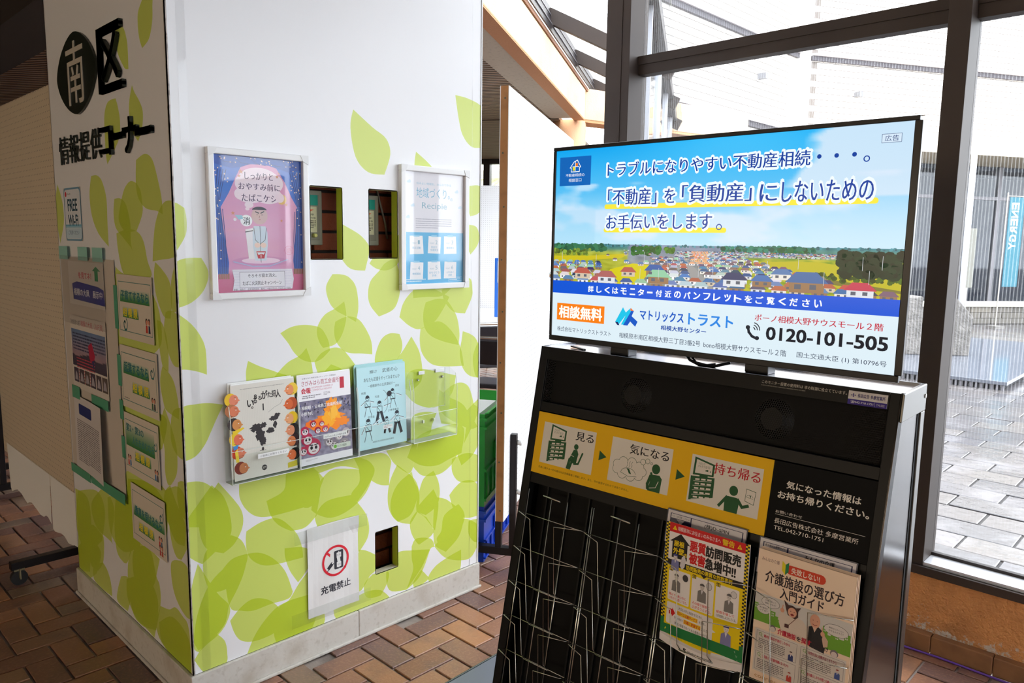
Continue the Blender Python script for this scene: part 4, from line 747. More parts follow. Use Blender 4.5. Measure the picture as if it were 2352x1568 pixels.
def art_kite2(A, H):
    A.rect(0, 0, 100, H, (210, 202, 192)); A.text('【相模原の祭】', 2, 4, 30, 9, (70, 66, 70)); A.text('相模の大凧（８尺凧）', 32, 3, 94, 9, (190, 50, 70))
    def sky(x, y):
        t = (y - 13) / (H - 40); n = noise.noise(Vector((x * .05, y * .05, 1)))
        return (104 + 70 * t + 14 * n, 128 + 4 * t + 10 * n, 166 - 34 * t + 10 * n) if t < .78 + .05 * sin(x * .1) else (70, 62, 78)
    A.grid(2, 13, 98, H - 22, 24, 30, sky); A.greek(6, 16, 96, 34, 6, (46, 52, 84), .5, 2, 2.4); A.greek(14, 40, 66, 66, 9, (196, 70, 84), .4, 3, 2.4); A.poly([(50, 26), (60, 22), (68, 34), (62, 44), (52, 38)], (176, 40, 70)); A.poly([(58, 40), (66, 38), (63, 48)], (60, 56, 100))
    for k in range(6): A.rect(4 + 16 * k, H - 20, 18 + 16 * k, H - 6, (70 + 12 * (k % 3), 62 + 10 * (k % 3), 78)); A.poly([(6 + 16 * k, H - 8), (9 + 16 * k, H - 17), (13 + 16 * k, H - 15), (16 + 16 * k, H - 8)], (164, 156, 164))
side_sheet('kite_flyer', 'flyer with a sunset photograph of a flying kite, middle of the backing sheet', 'flyer', 1.015, .615, .905, 1.19, art_kite2, .0085, 'kite flyers')
def art_kite3(A, H):
    A.rect(0, 0, 100, H, (208, 202, 200)); A.rrect(16, 8, 62, 20, 2, (40, 50, 110)); A.text('相模の大凧について', 19, 11, 59, 17, (220, 222, 236), .03); A.greek(8, 26, 92, H - 8, 22, (96, 90, 96), .5, 7, 2.6)
side_sheet('kite_flyer', 'text-only flyer curling off the lower part of the backing sheet', 'flyer', 1.02, .668, .585, .872, art_kite3, .01, 'kite flyers', bend=.03, skew=.02)
def swirl(A, x, y, r):
    A.line([(x + r * (1 - .14 * k) * cos(k * .75 + 1), y + r * (1 - .14 * k) * sin(k * .75 + 1) * 1.1) for k in range(7)], r * .28, (40, 110, 110)); A.ring(x, y, r, r * 1.1, r * .24, (40, 110, 110), 16, -60, 120)
def people(A, x, y, s_, c1, c2):
    for dx, c in ((-.35, c1), (.35, c2)):
        A.ell(x + dx * s_, y - s_ * .5, s_ * .3, s_ * .36, (44, 32, 30), 12); A.ell(x + dx * s_ * .8, y - s_ * .42, s_ * .22, s_ * .26, (214, 140, 110), 12); A.poly([(x + dx * s_ - s_ * .28, y + s_ * .7), (x + dx * s_ - s_ * .2, y - s_ * .1), (x + dx * s_ + s_ * .2, y - s_ * .1), (x + dx * s_ + s_ * .28, y + s_ * .7)], c)
def card(title, lay, sub=None):
    def f(A, H):
        A.rect(0, 0, 100, H, (214, 204, 188)); A.frame(4, 8, 96, H - 8, .7, (60, 124, 116))
        g = lambda x0, y0, x1, y1: A.grid(x0, y0, x1, y1, 1, 4, lambda x, y: tuple(a + (b - a) * (y - y0) / (y1 - y0) for a, b in zip((206, 204, 186), (46, 120, 60))))
        tc, yc, hk = (34, 110, 118), (232, 214, 30), (60, 110, 40)
        if lay != 2:
            g(8, 16, 92 if lay != 1 else 78, 30) if lay != 3 else g(6, 24, 96, 38); yy = 17 if lay != 3 else 25
            A.text(title, 11, yy, 89 if lay != 1 else 76, yy + 11, tc, .035)
        else:
            g(5, 12, 88, 38); A.text(title, 7, 12, 58, 21, tc, .03); A.text(sub, 24, 25, 86, 34, (60, 130, 130), .03)
        y0 = {0: 35, 1: 36, 2: 40, 3: 42}[lay]; x0 = {0: 14, 1: 32, 2: 30, 3: 20}[lay]; g(x0, y0, x0 + 46, y0 + 12)
        for k, c in enumerate('相模原'): A.text(c, x0 + 1 + 15.5 * k, y0 + 1, x0 + 12 + 15.5 * k, y0 + 11, yc, .03)
        if lay == 0: swirl(A, 20, 54, 7); people(A, 85, 52, 10, (200, 60, 50), (50, 60, 90))
        if lay == 1: swirl(A, 87, 20, 6); people(A, 87, 52, 8, (60, 100, 70), (50, 50, 56)); A.greek(8, 55, 34, 57, 1, (110, 104, 100), .5, 3, 2)
        if lay == 2: swirl(A, 90, 24, 5); people(A, 13, 55, 8, (190, 60, 60), (60, 120, 180)); people(A, 90, 56, 8, (70, 120, 170), (60, 60, 70))
        if lay == 3: swirl(A, 89, 20, 6); people(A, 84, 50, 8, (200, 70, 60), (60, 90, 120)); people(A, 85, 60, 8, (180, 60, 60), (190, 80, 60))
    return f
CG = 'green-lettered city cards on the shaded side'
side_sheet('city_card', 'topmost green-lettered city card, with a couple at its lower right', 'card', .483, .176, 1.155, 1.37, card('子育てするなら', 0), .006, CG)
side_sheet('city_card', 'second green-lettered city card from the top, one woman at its lower right', 'card', .49, .164, .912, 1.128, card('起業するなら', 1), .006, CG)
side_sheet('city_card', 'third green-lettered city card from the top, figures on both sides', 'card', .487, .18, .678, .892, card('第2・第3の', 2, '人生を歩むなら'), .006, CG)
side_sheet('city_card', 'lowest green-lettered city card, four small figures at its right', 'card', .454, .156, .438, .643, card('教育を受けるなら', 3), .006, CG)
GT = 'green masking tapes on the shaded side'
def tape(y0, y1, z0, z1, lab, m=m_gtape, off=.0115, gr=GT):
    tag(MB().box(-.0004, .0002, -(y0 - y1) / 2, (y0 - y1) / 2, -(z1 - z0) / 2, (z1 - z0) / 2).build('tape_strip', m, loc=(-off, (y0 + y1) / 2, (z0 + z1) / 2)), lab, 'tape', gr)
for k, y in enumerate((1.09, .86, .70)): tape(y, y - .105, 1.405, 1.455, ['green tape over the top left corner of the backing sheet', 'middle green tape over the top edge of the backing sheet', 'green tape over the top right of the backing sheet'][k], M('pale_green_tape', (150, 204, 190), .35))
tape(1.03, .94, .86, .91, 'green tape at the top left of the text-only flyer'); tape(.80, .62, .865, .905, 'green tape at the top right of the text-only flyer')
tape(1.105, .87, .54, .575, 'green tape along the lower left edge of the backing sheet'); tape(.86, .50, .545, .585, 'green tape along the lower right edge of the backing sheet')
for k, (z0, z1) in enumerate(((1.18, 1.33), (.98, 1.09), (.86, .93), (.72, .80))): tape(.515, .482, z0, z1, 'green tape on the sheet edge beside the %s city card' % ('topmost', 'second', 'third', 'lowest')[k], off=.0075)
tag(mesh('film_sleeve', [(0, .24, 0), (0, -.24, 0), (0, -.24, .26), (0, .24, .26)] + [], [(0, 1, 2, 3)], glass('sleeve_film', (.97, .97, .97), .12, .015), loc=(-.017, .82, 1.16)), 'crinkled clear film over the topmost kite flyer', 'film')
# ------------------------------------------------------------------ advertising display stand; local x runs left to right along its front, y to the back
KZ, KK = 1.152, .2; KN = sqrt(1 + KK * KK); KF = -.209
def K(a, s, off=0.): return Vector((a, -KK * s / KN - off / KN, KZ - s / KN + off * KK / KN))
KU, KV = Vector((1, 0, 0)), Vector((0, -KK, -1)) / KN
ks = T('display_stand', 'black sloping brochure stand with wire pockets under the advertising screen', 'display stand', (.7247, -.8149, .1836), radians(-88)); ks.scale = (.8776,) * 3
AW, BB = 1.118, .197
MATS['black_steel'].node_tree.nodes['Principled BSDF'].inputs['Specular IOR Level'].default_value = .25; MATS['satin_black_panel'].node_tree.nodes['Principled BSDF'].inputs['Specular IOR Level'].default_value = .15
m_side = M('side_panel_gloss', (66, 62, 60), .16, .75)
def slab(name, a0, a1, s0, s1, o0, o1, m=m_black, bevel=.001):
    return MB().prism([K(a0, s0, o0), K(a1, s0, o0), K(a1, s1, o0), K(a0, s1, o0)], K(0, 0, o1) - K(0, 0, o0)).build(name, m, ks, bevel=bevel)
SB = (KZ - KF) * KN
slab('front_border', 0, .031, 0, SB, -.03, 0); slab('front_border', 1.092, AW, 0, SB, -.03, 0)
slab('top_rail', .031, 1.092, 0, .042, -.03, 0); slab('middle_rail', .031, 1.092, .182, .213, -.03, -.003); slab('lower_rail', .031, 1.092, .418, .452, -.03, -.004)
for a0 in (0, AW - .004):
    MB().prism([(a0, 0, KZ), (a0, BB, KZ), (a0, BB, KF), (a0, -KK * (KZ - KF), KF)], (.004, 0, 0)).build('side_panel', m_side if a0 else m_black, ks)
xr = AW + .0005
MB().prism([(xr, -.001, KZ), (xr, BB, KZ), (xr, BB, KZ - .068), (xr, -.012, KZ - .068)], (.006, 0, 0)).build('side_cap', M('brushed_dark_steel', (110, 108, 104), .3, .9), ks, bevel=.002)
MB().prism([(xr, BB - .035, KZ - .07), (xr, BB, KZ - .07), (xr, BB, KF), (xr, BB - .035, KF)], (.005, 0, 0)).build('rear_post', M('brushed_dark_steel', (110, 108, 104), .3, .9), ks, bevel=.0015)
MB().prism([(xr, BB - .05, KZ - .07), (xr, BB - .036, KZ - .07), (xr, BB - .036, KF), (xr, BB - .05, KF)], (.0008, 0, 0)).build('gap_shade_strip', M('gap_shade_black', (4, 4, 4), .8), ks)  # no recess here: thin black strip paints the shade of a gap
MB().cyl((xr + .006, BB - .012, KZ - .03), .006, .002, 14, (1, 0, 0)).build('screw', m_chrome, ks)
m_top = M('polished_top', (196, 196, 204), .16, .9)
MB().box(0, AW, .006, BB - .006, KZ - .012, KZ - .008).build('top_tray', m_top, ks)
MB().box(0, AW, 0, .006, KZ - .014, KZ).box(0, AW, BB - .006, BB, KZ - .014, KZ).box(0, .006, .006, BB - .006, KZ - .014, KZ).box(AW - .004, AW + .006, .006, BB - .006, KZ - .014, KZ + .001).build('tray_rim', M('rim_steel', (150, 150, 156), .22, .9), ks, bevel=.001)
box('back_panel', (.004, AW - .004, BB - .004, BB, KF, KZ - .02), m_rack, ks)
slab('rack_backboard', .031, 1.092, .45, SB, -.06, -.055, m_rack)
for a in (.075, .16, .245, .34, .425, .51, .60, .69, .775, .865, .95, 1.035): slab('backboard_rib', a, a + .006, .46, SB - .1, -.055, -.045, m_black)
slab('speaker_box', .031, 1.092, .04, .185, -.06, -.05, M('speaker_dark', (5, 5, 5), .9))
for a in (.36, .80): MB().cyl(K(a, .112, -.05), .055, .02, 32, K(0, 0, 1) - K(0, 0, 0), .03).build('speaker_cone', M('cone_grey', (20, 20, 21), .5), ks)
# perforated grille: hexagonal holes
G = MB(); R_, pit_ = .0026, .0062; hx_, hy_ = pit_, pit_ * .866; nr = int(.139 / hy_); nc = int(1.06 / hx_)
for j in range(nr):
    for i in range(nc):
        ca = .0335 + hx_ * (i + .5 * (j % 2)) + hx_ / 2; cs = .0425 + hy_ * (j + .6)
        if ca > 1.0895: continue
        o_, q_ = [], []
        for k in range(6):
            an = pi / 6 + pi / 3 * k; o_.append(K(ca + pit_ / 1.732 * cos(an), cs + pit_ / 1.732 * sin(an), -.006)); q_.append(K(ca + R_ * cos(an), cs + R_ * sin(an), -.006))
        G.add(o_ + q_, [(k, (k + 1) % 6, 6 + (k + 1) % 6, 6 + k) for k in range(6)])
gl_ = G.build('speaker_grille', M('grille_metal', (26, 25, 25), .55, .2, spec=.2), ks); gl_['kind'] = 'stuff'
for b in ((.031, .0336, .042, .182), (1.0895, 1.092, .042, .182)): slab('grille_edge', *b, -.01, -.005)
# printing on the top rail and the agency sticker
A = Art(K(0, 0, .0004), KU, KV); A.text('このモニター設置の使用料は 市の財源に役立てています。', .773, .0115, .993, .0205, (196, 190, 176), .012); A.greek(.772, .0235, .992, .027, 1, (120, 116, 106), .7, 4, .0035); A.build('rail_lettering', paper, ks)
st_ = slab('agency_sticker', .997, 1.088, .008, .0415, 0, .0006, m_white, 0)
A = Art(K(.997, .008, .0007), KU, KV); A.rect(0, 0, .091, .0205, (214, 208, 204)); A.rect(0, .0205, .091, .0335, (58, 44, 130)); A.poly([(.006, .0105), (.012, .006), (.018, .0105), (.012, .015)], (50, 40, 120)); A.text('H', .0095, .008, .0145, .013, (214, 208, 204), .05)
A.text('長田広告 多摩営業所', .022, .0055, .086, .015, (50, 44, 110), .03); A.text('☎042-710-1751', .007, .0235, .06, .0305, (226, 222, 226), .02); A.text('TM-002', .067, .0245, .086, .03, (200, 196, 206)); A.rect(.063, .0215, .0635, .0325, (200, 196, 206)); A.build('sticker_print', paper, st_)
# yellow how-to sign
is_ = slab('instruction_sign', .031, .836, .216, .417, -.012, -.001, M('sign_edge', (180, 140, 10), .5), 0)
A = Art(K(0, 0, -.0006), KU, KV); YL, GR, PW = (244, 190, 6), (40, 88, 50), (232, 224, 210)
A.rect(.031, .216, .836, .417, YL)
for a0, a1 in ((.06, .27), (.331, .541), (.602, .812)): A.rect(a0, .2455, a1, .379, PW)
A.text('見る', .193, .2555, .262, .283, (20, 18, 18), .02); A.text('気になる', .397, .2555, .53, .285, (20, 18, 18), .02); A.text('持ち帰る', .672, .2555, .806, .286, (196, 24, 40), .02)
for a, s_ in ((.29, .297), (.56, .298)): A.poly([(a, s_), (a + .028, s_ + .016), (a, s_ + .031)], GR)
A.text('広告に関する一切の責任は広告掲載者に帰属します。また、市が推奨するものではありません。', .06, .391, .412, .398, (60, 44, 10), .01)
def mini_tv(a, s_):
    A.poly([(a + .0, s_ - .001), (a + .062, s_ + .011), (a + .062, s_ + .045), (a - .001, s_ + .05)], GR); A.poly([(a + .006, s_ + .005), (a + .056, s_ + .015), (a + .056, s_ + .041), (a + .005, s_ + .044)], PW)
    A.text('トロトロ\nオムライス', a + .012, s_ + .012, a + .038, s_ + .026, GR); A.ell(a + .044, s_ + .034, .009, .005, GR, 12, 180, 360); A.ell(a + .047, s_ + .031, .003, .004, PW, 8)
    for k in range(3): A.line([(a + .038 + .004 * k, s_ + .026), (a + .04 + .004 * k, s_ + .022), (a + .038 + .004 * k, s_ + .019)], .0007, GR)
    A.poly([(a + .02, s_ + .048), (a + .045, s_ + .046), (a + .045, s_ + .05), (a + .02, s_ + .053)], GR)
    A.poly([(a - .006, s_ + .054), (a + .066, s_ + .047), (a + .068, s_ + .101), (a - .004, s_ + .122)], GR)
    for r_ in range(5):
        A.line([(a + .004, s_ + .067 + .0128 * r_), (a + .058, s_ + .0595 + .0112 * r_)], .0012, PW)
        for c_ in range(3): x = a + .009 + .018 * c_; yy = s_ + .0625 + .0125 * r_ - .0022 * c_; A.poly([(x, yy - .004), (x + .013, yy - .0055), (x + .013, yy - .001), (x, yy + .0005)], PW)
mini_tv(.093, .25); mini_tv(.612, .252)
def body(pts): A.line(pts[0], pts[1], GR)
A.ell(.2, .304, .0088, .009, GR, 18); A.poly([(.192, .314), (.206, .313), (.212, .325), (.208, .352), (.196, .352), (.186, .345)], GR); A.line([(.193, .32), (.182, .345)], .006, GR); A.line([(.2, .35), (.181, .348), (.176, .375)], .010, GR); A.line([(.205, .352), (.19, .354), (.184, .376)], .008, GR); A.line([(.184, .333), (.196, .336)], .0015, PW)
A.line([(.2, .358), (.216, .355), (.228, .32)], .006, GR)
for k in range(9):
    an = 2 * pi * k / 9; A.ell(.403 + .045 * cos(an), .331 + .022 * sin(an), .016, .014, GR, 16, L=2); A.ell(.403 + .045 * cos(an), .331 + .022 * sin(an), .0148, .0128, PW, 16, L=3)
A.ell(.403, .331, .046, .024, PW, 20, L=4)
for x, yy, r_ in ((.448, .301, .009), (.463, .296, .008), (.477, .3, .0038), (.486, .304, .0026)): A.ell(x, yy, r_, r_, GR, 16, L=5); A.ell(x, yy, r_ - .0012, r_ - .0012, PW, 16, L=6)
A.line([(.374, .345), (.402, .353), (.432, .349)], .0012, GR, L=6); A.ring(.402, .345, .026, .017, .0012, GR, 20, 185, 355, L=6); A.poly([(.394, .33), (.404, .331), (.413, .345), (.405, .344), (.4, .336)], GR, L=7)
for k in range(3): A.line([(.394 + .008 * k, .326), (.397 + .008 * k, .32), (.394 + .008 * k, .314), (.397 + .008 * k, .308)], .001, GR, L=7)
A.ell(.494, .313, .0135, .0145, GR, 22); A.poly([(.482, .331), (.508, .329), (.517, .338), (.515, .379), (.474, .379), (.478, .36)], GR); A.line([(.479, .336), (.472, .36), (.474, .372), (.498, .362)], .009, GR); A.line([(.48, .371), (.5, .366), (.507, .347)], .002, PW); A.line([(.483, .334), (.48, .327)], .007, GR)
A.ell(.737, .32, .0125, .0135, GR, 22); A.poly([(.722, .337), (.75, .337), (.757, .346), (.754, .379), (.716, .379), (.714, .346)], GR); A.line([(.72, .34), (.7, .368)], .008, GR); A.line([(.752, .341), (.766, .358), (.782, .351)], .008, GR)
A.poly([(.772, .306), (.8, .31), (.797, .346), (.771, .34)], GR); A.poly([(.7732, .3075), (.7988, .3112), (.7958, .3445), (.7722, .3388)], PW); A.ring(.784, .327, .009, .006, .0008, GR, 16, 180, 360); A.line([(.774, .328), (.794, .33)], .0008, GR); A.poly([(.782, .322), (.787, .323), (.788, .329)], GR)
A.build('sign_print', paper, is_)
ct_ = slab('contact_sign', .836, 1.092, .216, .417, -.012, -.0015, M('matt_black_sign', (10, 10, 11), .6, spec=.15), 0)
A = Art(K(0, 0, -.0012), KU, KV); wt = (236, 230, 218)
A.text('気になった情報は', .876, .2615, 1.06, .281, wt, .025); A.text('お持ち帰りください。', .857, .2905, 1.082, .31, wt, .025); A.text('お問い合わせ', .857, .3405, .926, .3485, wt); A.rect(.857, .3515, 1.08, .3523, wt)
A.text('長田広告株式会社 多摩営業所', .857, .3615, 1.066, .3755, wt, .01); A.text('TEL.042-710-1751', .858, .3815, .985, .3915, wt, .01); A.build('contact_print', paper, ct_)
# wires: doubled uprights, cross rails and the bent hoops of each pocket
COL = [.035, .3, .566, .832]; CWD = .253; ROW = [.556, .669, .782, .895, 1.008, 1.121, 1.234]
def wire(nm, pts, r=.0017, src={}):
    return MB().tube([K(*p) for p in pts], r, 6).build(nm, m_chrome, ks, smooth=True)
rail = hoopl = hoopr = None
for ci, a in enumerate(COL):
    for aa, s0 in ((a + .098, .49), (a + .163, .482)): wire('upright_wire', [(aa, s0, -.002), (aa + .004, 1.3, -.002)], .002)
    for aa in (a - .009, a - .001): wire('upright_wire', [(aa + .0, .475, -.003), (aa + .004, 1.3, -.003)], .002)
    wire('top_hook', [(a + .066, .484, .0), (a + .068, .482, .004), (a + .134, .486, .004), (a + .136, .488, 0)], .0028)
    for ri, s_ in enumerate(ROW):
        for nm, pts, rr in (('rail_wire', [(0, 0, .001), (CWD, -.001, .001)], .0015), ('left_hoop', [(0, 0, .002), (.012, -.012, .05), (.062, .003, .05), (.076, .213, .012), (.084, .228, .002)], .0015), ('right_hoop', [(CWD, -.003, .002), (CWD + .004, -.012, .042), (.154, .004, .042), (.168, .212, .012), (.178, .226, .002)], .0015)):
            if ri == 0 and ci == 0:
                o = MB().tube([K(x, q, f_) - K(0, 0, 0) for x, q, f_ in pts], rr, 6).build(nm, m_chrome, ks, smooth=True); COLD = COL; globals()['_' + nm] = o.data
            else: o = bpy.data.objects.new(nm, globals()['_' + nm]); C.objects.link(o); o.parent = ks
            o.location = K(a, s_, 0) ; 
        if ri >= 2:
            wire('shelf_wire', [(a + .08, s_ + .002, .003), (a + .182, s_ + .001, .003)], .0022)
box('base_plate', (-.361, AW + .361, -.46, .36, KF, KF + .034), M('base_plate_blue_grey', (112, 116, 130), .4, .3), ks, .004)
box('base_plate_edge', (-.368, -.361, -.46, .36, KF, KF + .036), M('base_plate_lip', (70, 76, 70), .35, .4), ks, .002)

# ------------------------------------------------------------------ header cards and leaflets in the right two pockets
def kmat(): return Matrix.Translation((.7247, -.8149, .1836)) @ Matrix.Rotation(radians(-88), 4, 'Z') @ Matrix.Scale(.8776, 4)
KM = kmat()
def kthing(name, label, cat, a, s_, off, group=None):
    p = K(a, s_, off); t = T(name, label, cat, tuple(KM @ p), radians(-88), group); t.scale = (.8776,) * 3; return t, p
def header(a0, a1, s0, s1, small, big, label):
    t, o = kthing('header_card', label, 'card', (a0 + a1) / 2, s1, .006, 'laminated header cards')
    k = lambda a, s_, off: K(a, s_, off) - o
    MB().prism([k(a0 - .003, s0 - .003, .006), k(a1 + .003, s0 - .003, .006), k(a1 + .003, s1, .004), k(a0 - .003, s1, .004)], K(0, 0, .0006) - K(0, 0, 0)).build('laminate', M('laminate_edge', (70, 72, 84), .2), t)
    A = Art(k(a0, s0, .0072), KU, (k(a0, s1, .0052) - k(a0, s0, .0072)).normalized()); w, h = a1 - a0, s1 - s0
    nv = (20, 22, 74); A.rect(0, 0, w, h, (212, 206, 208)); A.rect(.008, .008, w - .008, h, nv); A.rect(.011, .0095, .071, .021, (214, 208, 208)); A.poly([(.028, .0225), (.054, .0225), (.041, .036)], (206, 200, 204)); A.rect(.075, .0095, w - .011, .041, (214, 208, 210))
    A.text(small, .014, .0115, .068, .0185, (20, 20, 30), .01); A.text(big, .075 + (w - .086) * .27, .0135, .075 + (w - .086) * .75, .0265, (16, 16, 24), .025); A.build('card_print', gloss_paper, t)
header(.557, .792, .413, .505, 'ドローン住宅点検・リフォーム', '(株)D–SPIN', 'laminated header card above the yellow warning leaflet')
header(.832, 1.072, .4195, .51, '老人ホーム検索サイト', 'みんなの介護', 'laminated header card above the beige care guide')
def leaflet(label, TLp, TRp, BLp, art, n, group, bend, edge):
    for q in range(n):
        t, o = kthing('leaflet', label[q], 'leaflet', (TLp[0] + TRp[0]) / 2, BLp[1], BLp[2] - .0035 * q, group)
        off = -.0035 * q; p = lambda c: K(c[0] + .002 * q, c[1] - .003 * q, c[2] + off) - o
        tl, tr_, bl = p(TLp), p(TRp), p(BLp); U_ = (tr_ - tl); V_ = (bl - tl); H = 100 * V_.length / U_.length
        wf_ = lambda x, y: Vector((0, 0, -bend * sin(pi * x / 100) * (y / H) ** 3))
        B = Art(tl + Vector((0, .0012, 0)), U_.normalized(), V_.normalized(), U_.length / 100, .00018, wf_); B.grid(0, 0, 100, H, 10, 16, lambda x, y: edge); B.build('pages', paper, t)
        B2 = Art(tl, U_.normalized(), V_.normalized(), U_.length / 100, .00018, wf_)
        if q == 0: art(B2, H); B2.build('cover_print', gloss_paper, t)
        MB().prism([tr_ , tr_ + Vector((0, .003, 0)), tr_ + V_ + Vector((0, .003, 0)), tr_ + V_], (.0006, 0, 0)).build('page_edge', M('page_edge_' + str(edge[0]), edge, .7), t)
def man(A, x, y, s_, coat, hair, skin, L):
    A.ell(x, y, s_ * .2, s_ * .25, skin, 16, L=L + 1); A.ell(x, y - s_ * .1, s_ * .23, s_ * .2, hair, 16, 180, 360, L=L + 2); A.poly([(x - s_ * .42, y + s_ * 1.25), (x - s_ * .38, y + s_ * .4), (x - s_ * .12, y + s_ * .24), (x + s_ * .12, y + s_ * .24), (x + s_ * .38, y + s_ * .4), (x + s_ * .42, y + s_ * 1.25)], coat, L=L)
    A.poly([(x - s_ * .1, y + s_ * .26), (x + s_ * .1, y + s_ * .26), (x, y + s_ * .6)], (232, 228, 230), L=L + 2)
    A.ell(x - s_ * .07, y + s_ * .02, s_ * .02, s_ * .03, (50, 46, 50), 6, L=L + 3); A.ell(x + s_ * .09, y + s_ * .02, s_ * .02, s_ * .03, (50, 46, 50), 6, L=L + 3); A.line([(x - s_ * .03, y + s_ * .13), (x + s_ * .05, y + s_ * .13)], s_ * .02, (150, 80, 80), L=L + 3)
def art_warn(A, H):
    yw, bk, rd, pw = (250, 220, 10), (20, 18, 18), (216, 24, 28), (248, 242, 238)
    A.rect(0, 0, 100, H * .92, yw, n=8, L=0)
    for k in range(28):
        y = H * .8 * k / 28; hh = H * .8 / 28
        for x0 in (0, 95.5): A.rect(x0, y, x0 + 2.3, y + hh / 2, bk, L=1); A.rect(x0 + 2.2, y + hh / 2, x0 + 4.5, y + hh, bk, L=1)
    A.rect(4.5, 0, 95.5, 10.5, rd, L=1); A.rect(4.5, 10.5, 95.5, 42, pw, L=1)
    for x in (11, 89): A.poly([(x - 2.8, 7.6), (x + 2.8, 7.6), (x, 2.6)], yw, L=2); A.rect(x - .35, 4.6, x + .35, 6.8, rd, L=3)
    A.text('相模原市にお住まいのみなさまへ', 15, 2.6, 67, 7.6, (250, 240, 240), .015, L=2); A.text('警告', 69, 1.8, 83, 8.4, (244, 206, 30), .035, L=2)
    A.poly([(19, 10.5), (31, 21), (28, 21), (28, 39), (9, 39), (9, 21), (6, 21)], bk, L=2)
    A.text('屋根', 11, 19, 24, 25.6, yw, .03, L=3); A.text('外壁', 10.6, 27, 24, 34, yw, .03, L=3); A.text('の', 24.4, 31, 28, 35, yw, .03, L=3)
    for s_, x0, y0, x1, y1, c in (('悪質', 31, 14, 50, 26, rd), ('訪問販売', 50.5, 14.5, 91, 26.5, bk), ('被害', 31, 27.5, 50, 39.5, rd), ('急増中!!', 50.5, 28, 86, 40, bk)): A.text(s_, x0, y0, x1, y1, c, .06, L=2)
    A.rect(4.5, 42, 95.5, 48.6, bk, L=2); A.text('訪問販売の悪質な詐欺事例', 28, 42.8, 83, 47.8, yw, .035, L=3); A.poly([(46, 48), (54, 48), (50, 51.5)], bk, L=2)
    man(A, 14, 38, 12, (130, 132, 182), (74, 76, 150), (230, 220, 218), 4); A.poly([(20, 46), (22, 36), (25, 33), (27, 38), (26, 46), (23, 50)], (226, 220, 222), L=6)
    for k, x in enumerate((7, 36, 65)):
        A.rrect(x, 52, x + 27, 87.5, 1.6, pw, L=2); A.rect(x + .5, 50.5, x + 5, 54.5, bk, L=3); A.text('0%d' % (k + 1), x + 1, 51.2, x + 4.4, 54, yw, .03, L=4)
        man(A, x + 10 + 3 * k, 60 + k, 13, (128, 124, 120), (96, 92, 92), (220, 212, 206), 4); A.ell(x + 21, 58, 3.2, 3.6, (60, 58, 60) if k == 0 else (226, 220, 216), 14, L=5); A.ring(x + 21, 58, 3.6, 4, .4, (120, 116, 116), 14, L=6)
        A.text(['頼んでも無いのに', 'その場で屋根に', '屋根を壊して'][k], x + 2, 79, x + 23, 82, rd, .02, L=3); A.text(['いきなり訪問してきた。', '上がろうとする。', '工事を契約しようとしてくる。'][k], x + 2, 83, x + 25, 86, rd if k < 2 else bk, .02, L=3)
    A.rrect(7, 90, 64, 114, 1.6, pw, L=2); A.poly([(64, 101), (68, 103), (64, 104)], pw, L=2); A.poly([(10, 97), (14, 97), (14, 95), (18, 100), (14, 105), (14, 103), (10, 103)], rd, L=3)
    A.text('大切なお家と資産を守るために、', 22, 91.5, 52, 94.5, bk, .01, L=3); A.rect(20, 96, 46, 100.5, (250, 210, 40), L=3); A.text('ドローン点検サービス', 20.5, 96.6, 45.5, 100, (214, 60, 20), .03, L=4); A.text('を活用し', 47.5, 97, 56, 100, bk, L=3)
    A.text('住宅の現状を', 17, 103, 28, 105.6, bk, L=3); A.rect(29, 102, 50, 106.6, (250, 210, 40), L=3); A.text('正確に把握する', 29.5, 102.6, 49.5, 106, (214, 60, 20), .03, L=4); A.text('ことが', 51, 103, 59, 106, bk, L=3); A.text('無駄な損害を防ぐための重要な一歩です。', 18, 108.5, 60, 111.5, bk, .01, L=3)
    man(A, 80, 96, 15, (134, 134, 184), (70, 70, 150), (232, 224, 222), 4)
    A.poly([(0, H * .8), (4.5, H * .8), (4.5, 116), (95.5, 114.5), (95.5, H * .8), (100, H * .8), (100, H * .93), (0, H * .93)] if H * .8 < 114 else [(0, 115), (100, 114), (100, H - 8), (0, H - 8)], (16, 124, 62), L=3)
    A.text('いまだけ相模原市に お住まいのお客様へ', 10, 116, 58, 119.5, (214, 214, 60), .01, L=4); A.text('90%OFF', 6, 119.5, 30, H - 11, (226, 216, 30), .02, L=4); A.text('キャンペーン中!', 31, 120.5, 60, H - 12, (226, 216, 30), .03, L=4); A.text('ドローン点検サービスを', 64, 116, 92, 118.6, (226, 232, 220), L=4); A.text('特別特価', 64, 119.6, 78, 123, yw, .03, L=4); A.text('で受けられる!', 79, 120, 94, 123, (226, 232, 220), L=4)
    A.poly([(64, 124), (88, 124), (88, 122.8), (95, 125.6), (88, 128), (88, 126.8), (64, 126.8)], (232, 232, 228), L=4)
    A.rect(0, H - 8, 100, H, pw, n=8, L=3); A.text('株式会社D-SPIN', 36, H - 5.6, 64, H - 2.6, (60, 56, 58), L=6); A.text('S', 31, H - 6, 34, H - 2, (20, 20, 20), .06, L=6)
leaflet(['yellow and red warning leaflet with hazard stripes down both edges', 'second copy behind the yellow warning leaflet'], (.574, .44, .04), (.82, .441, .04), (.583, .775, .004), art_warn, 1, None, .02, (226, 220, 216))
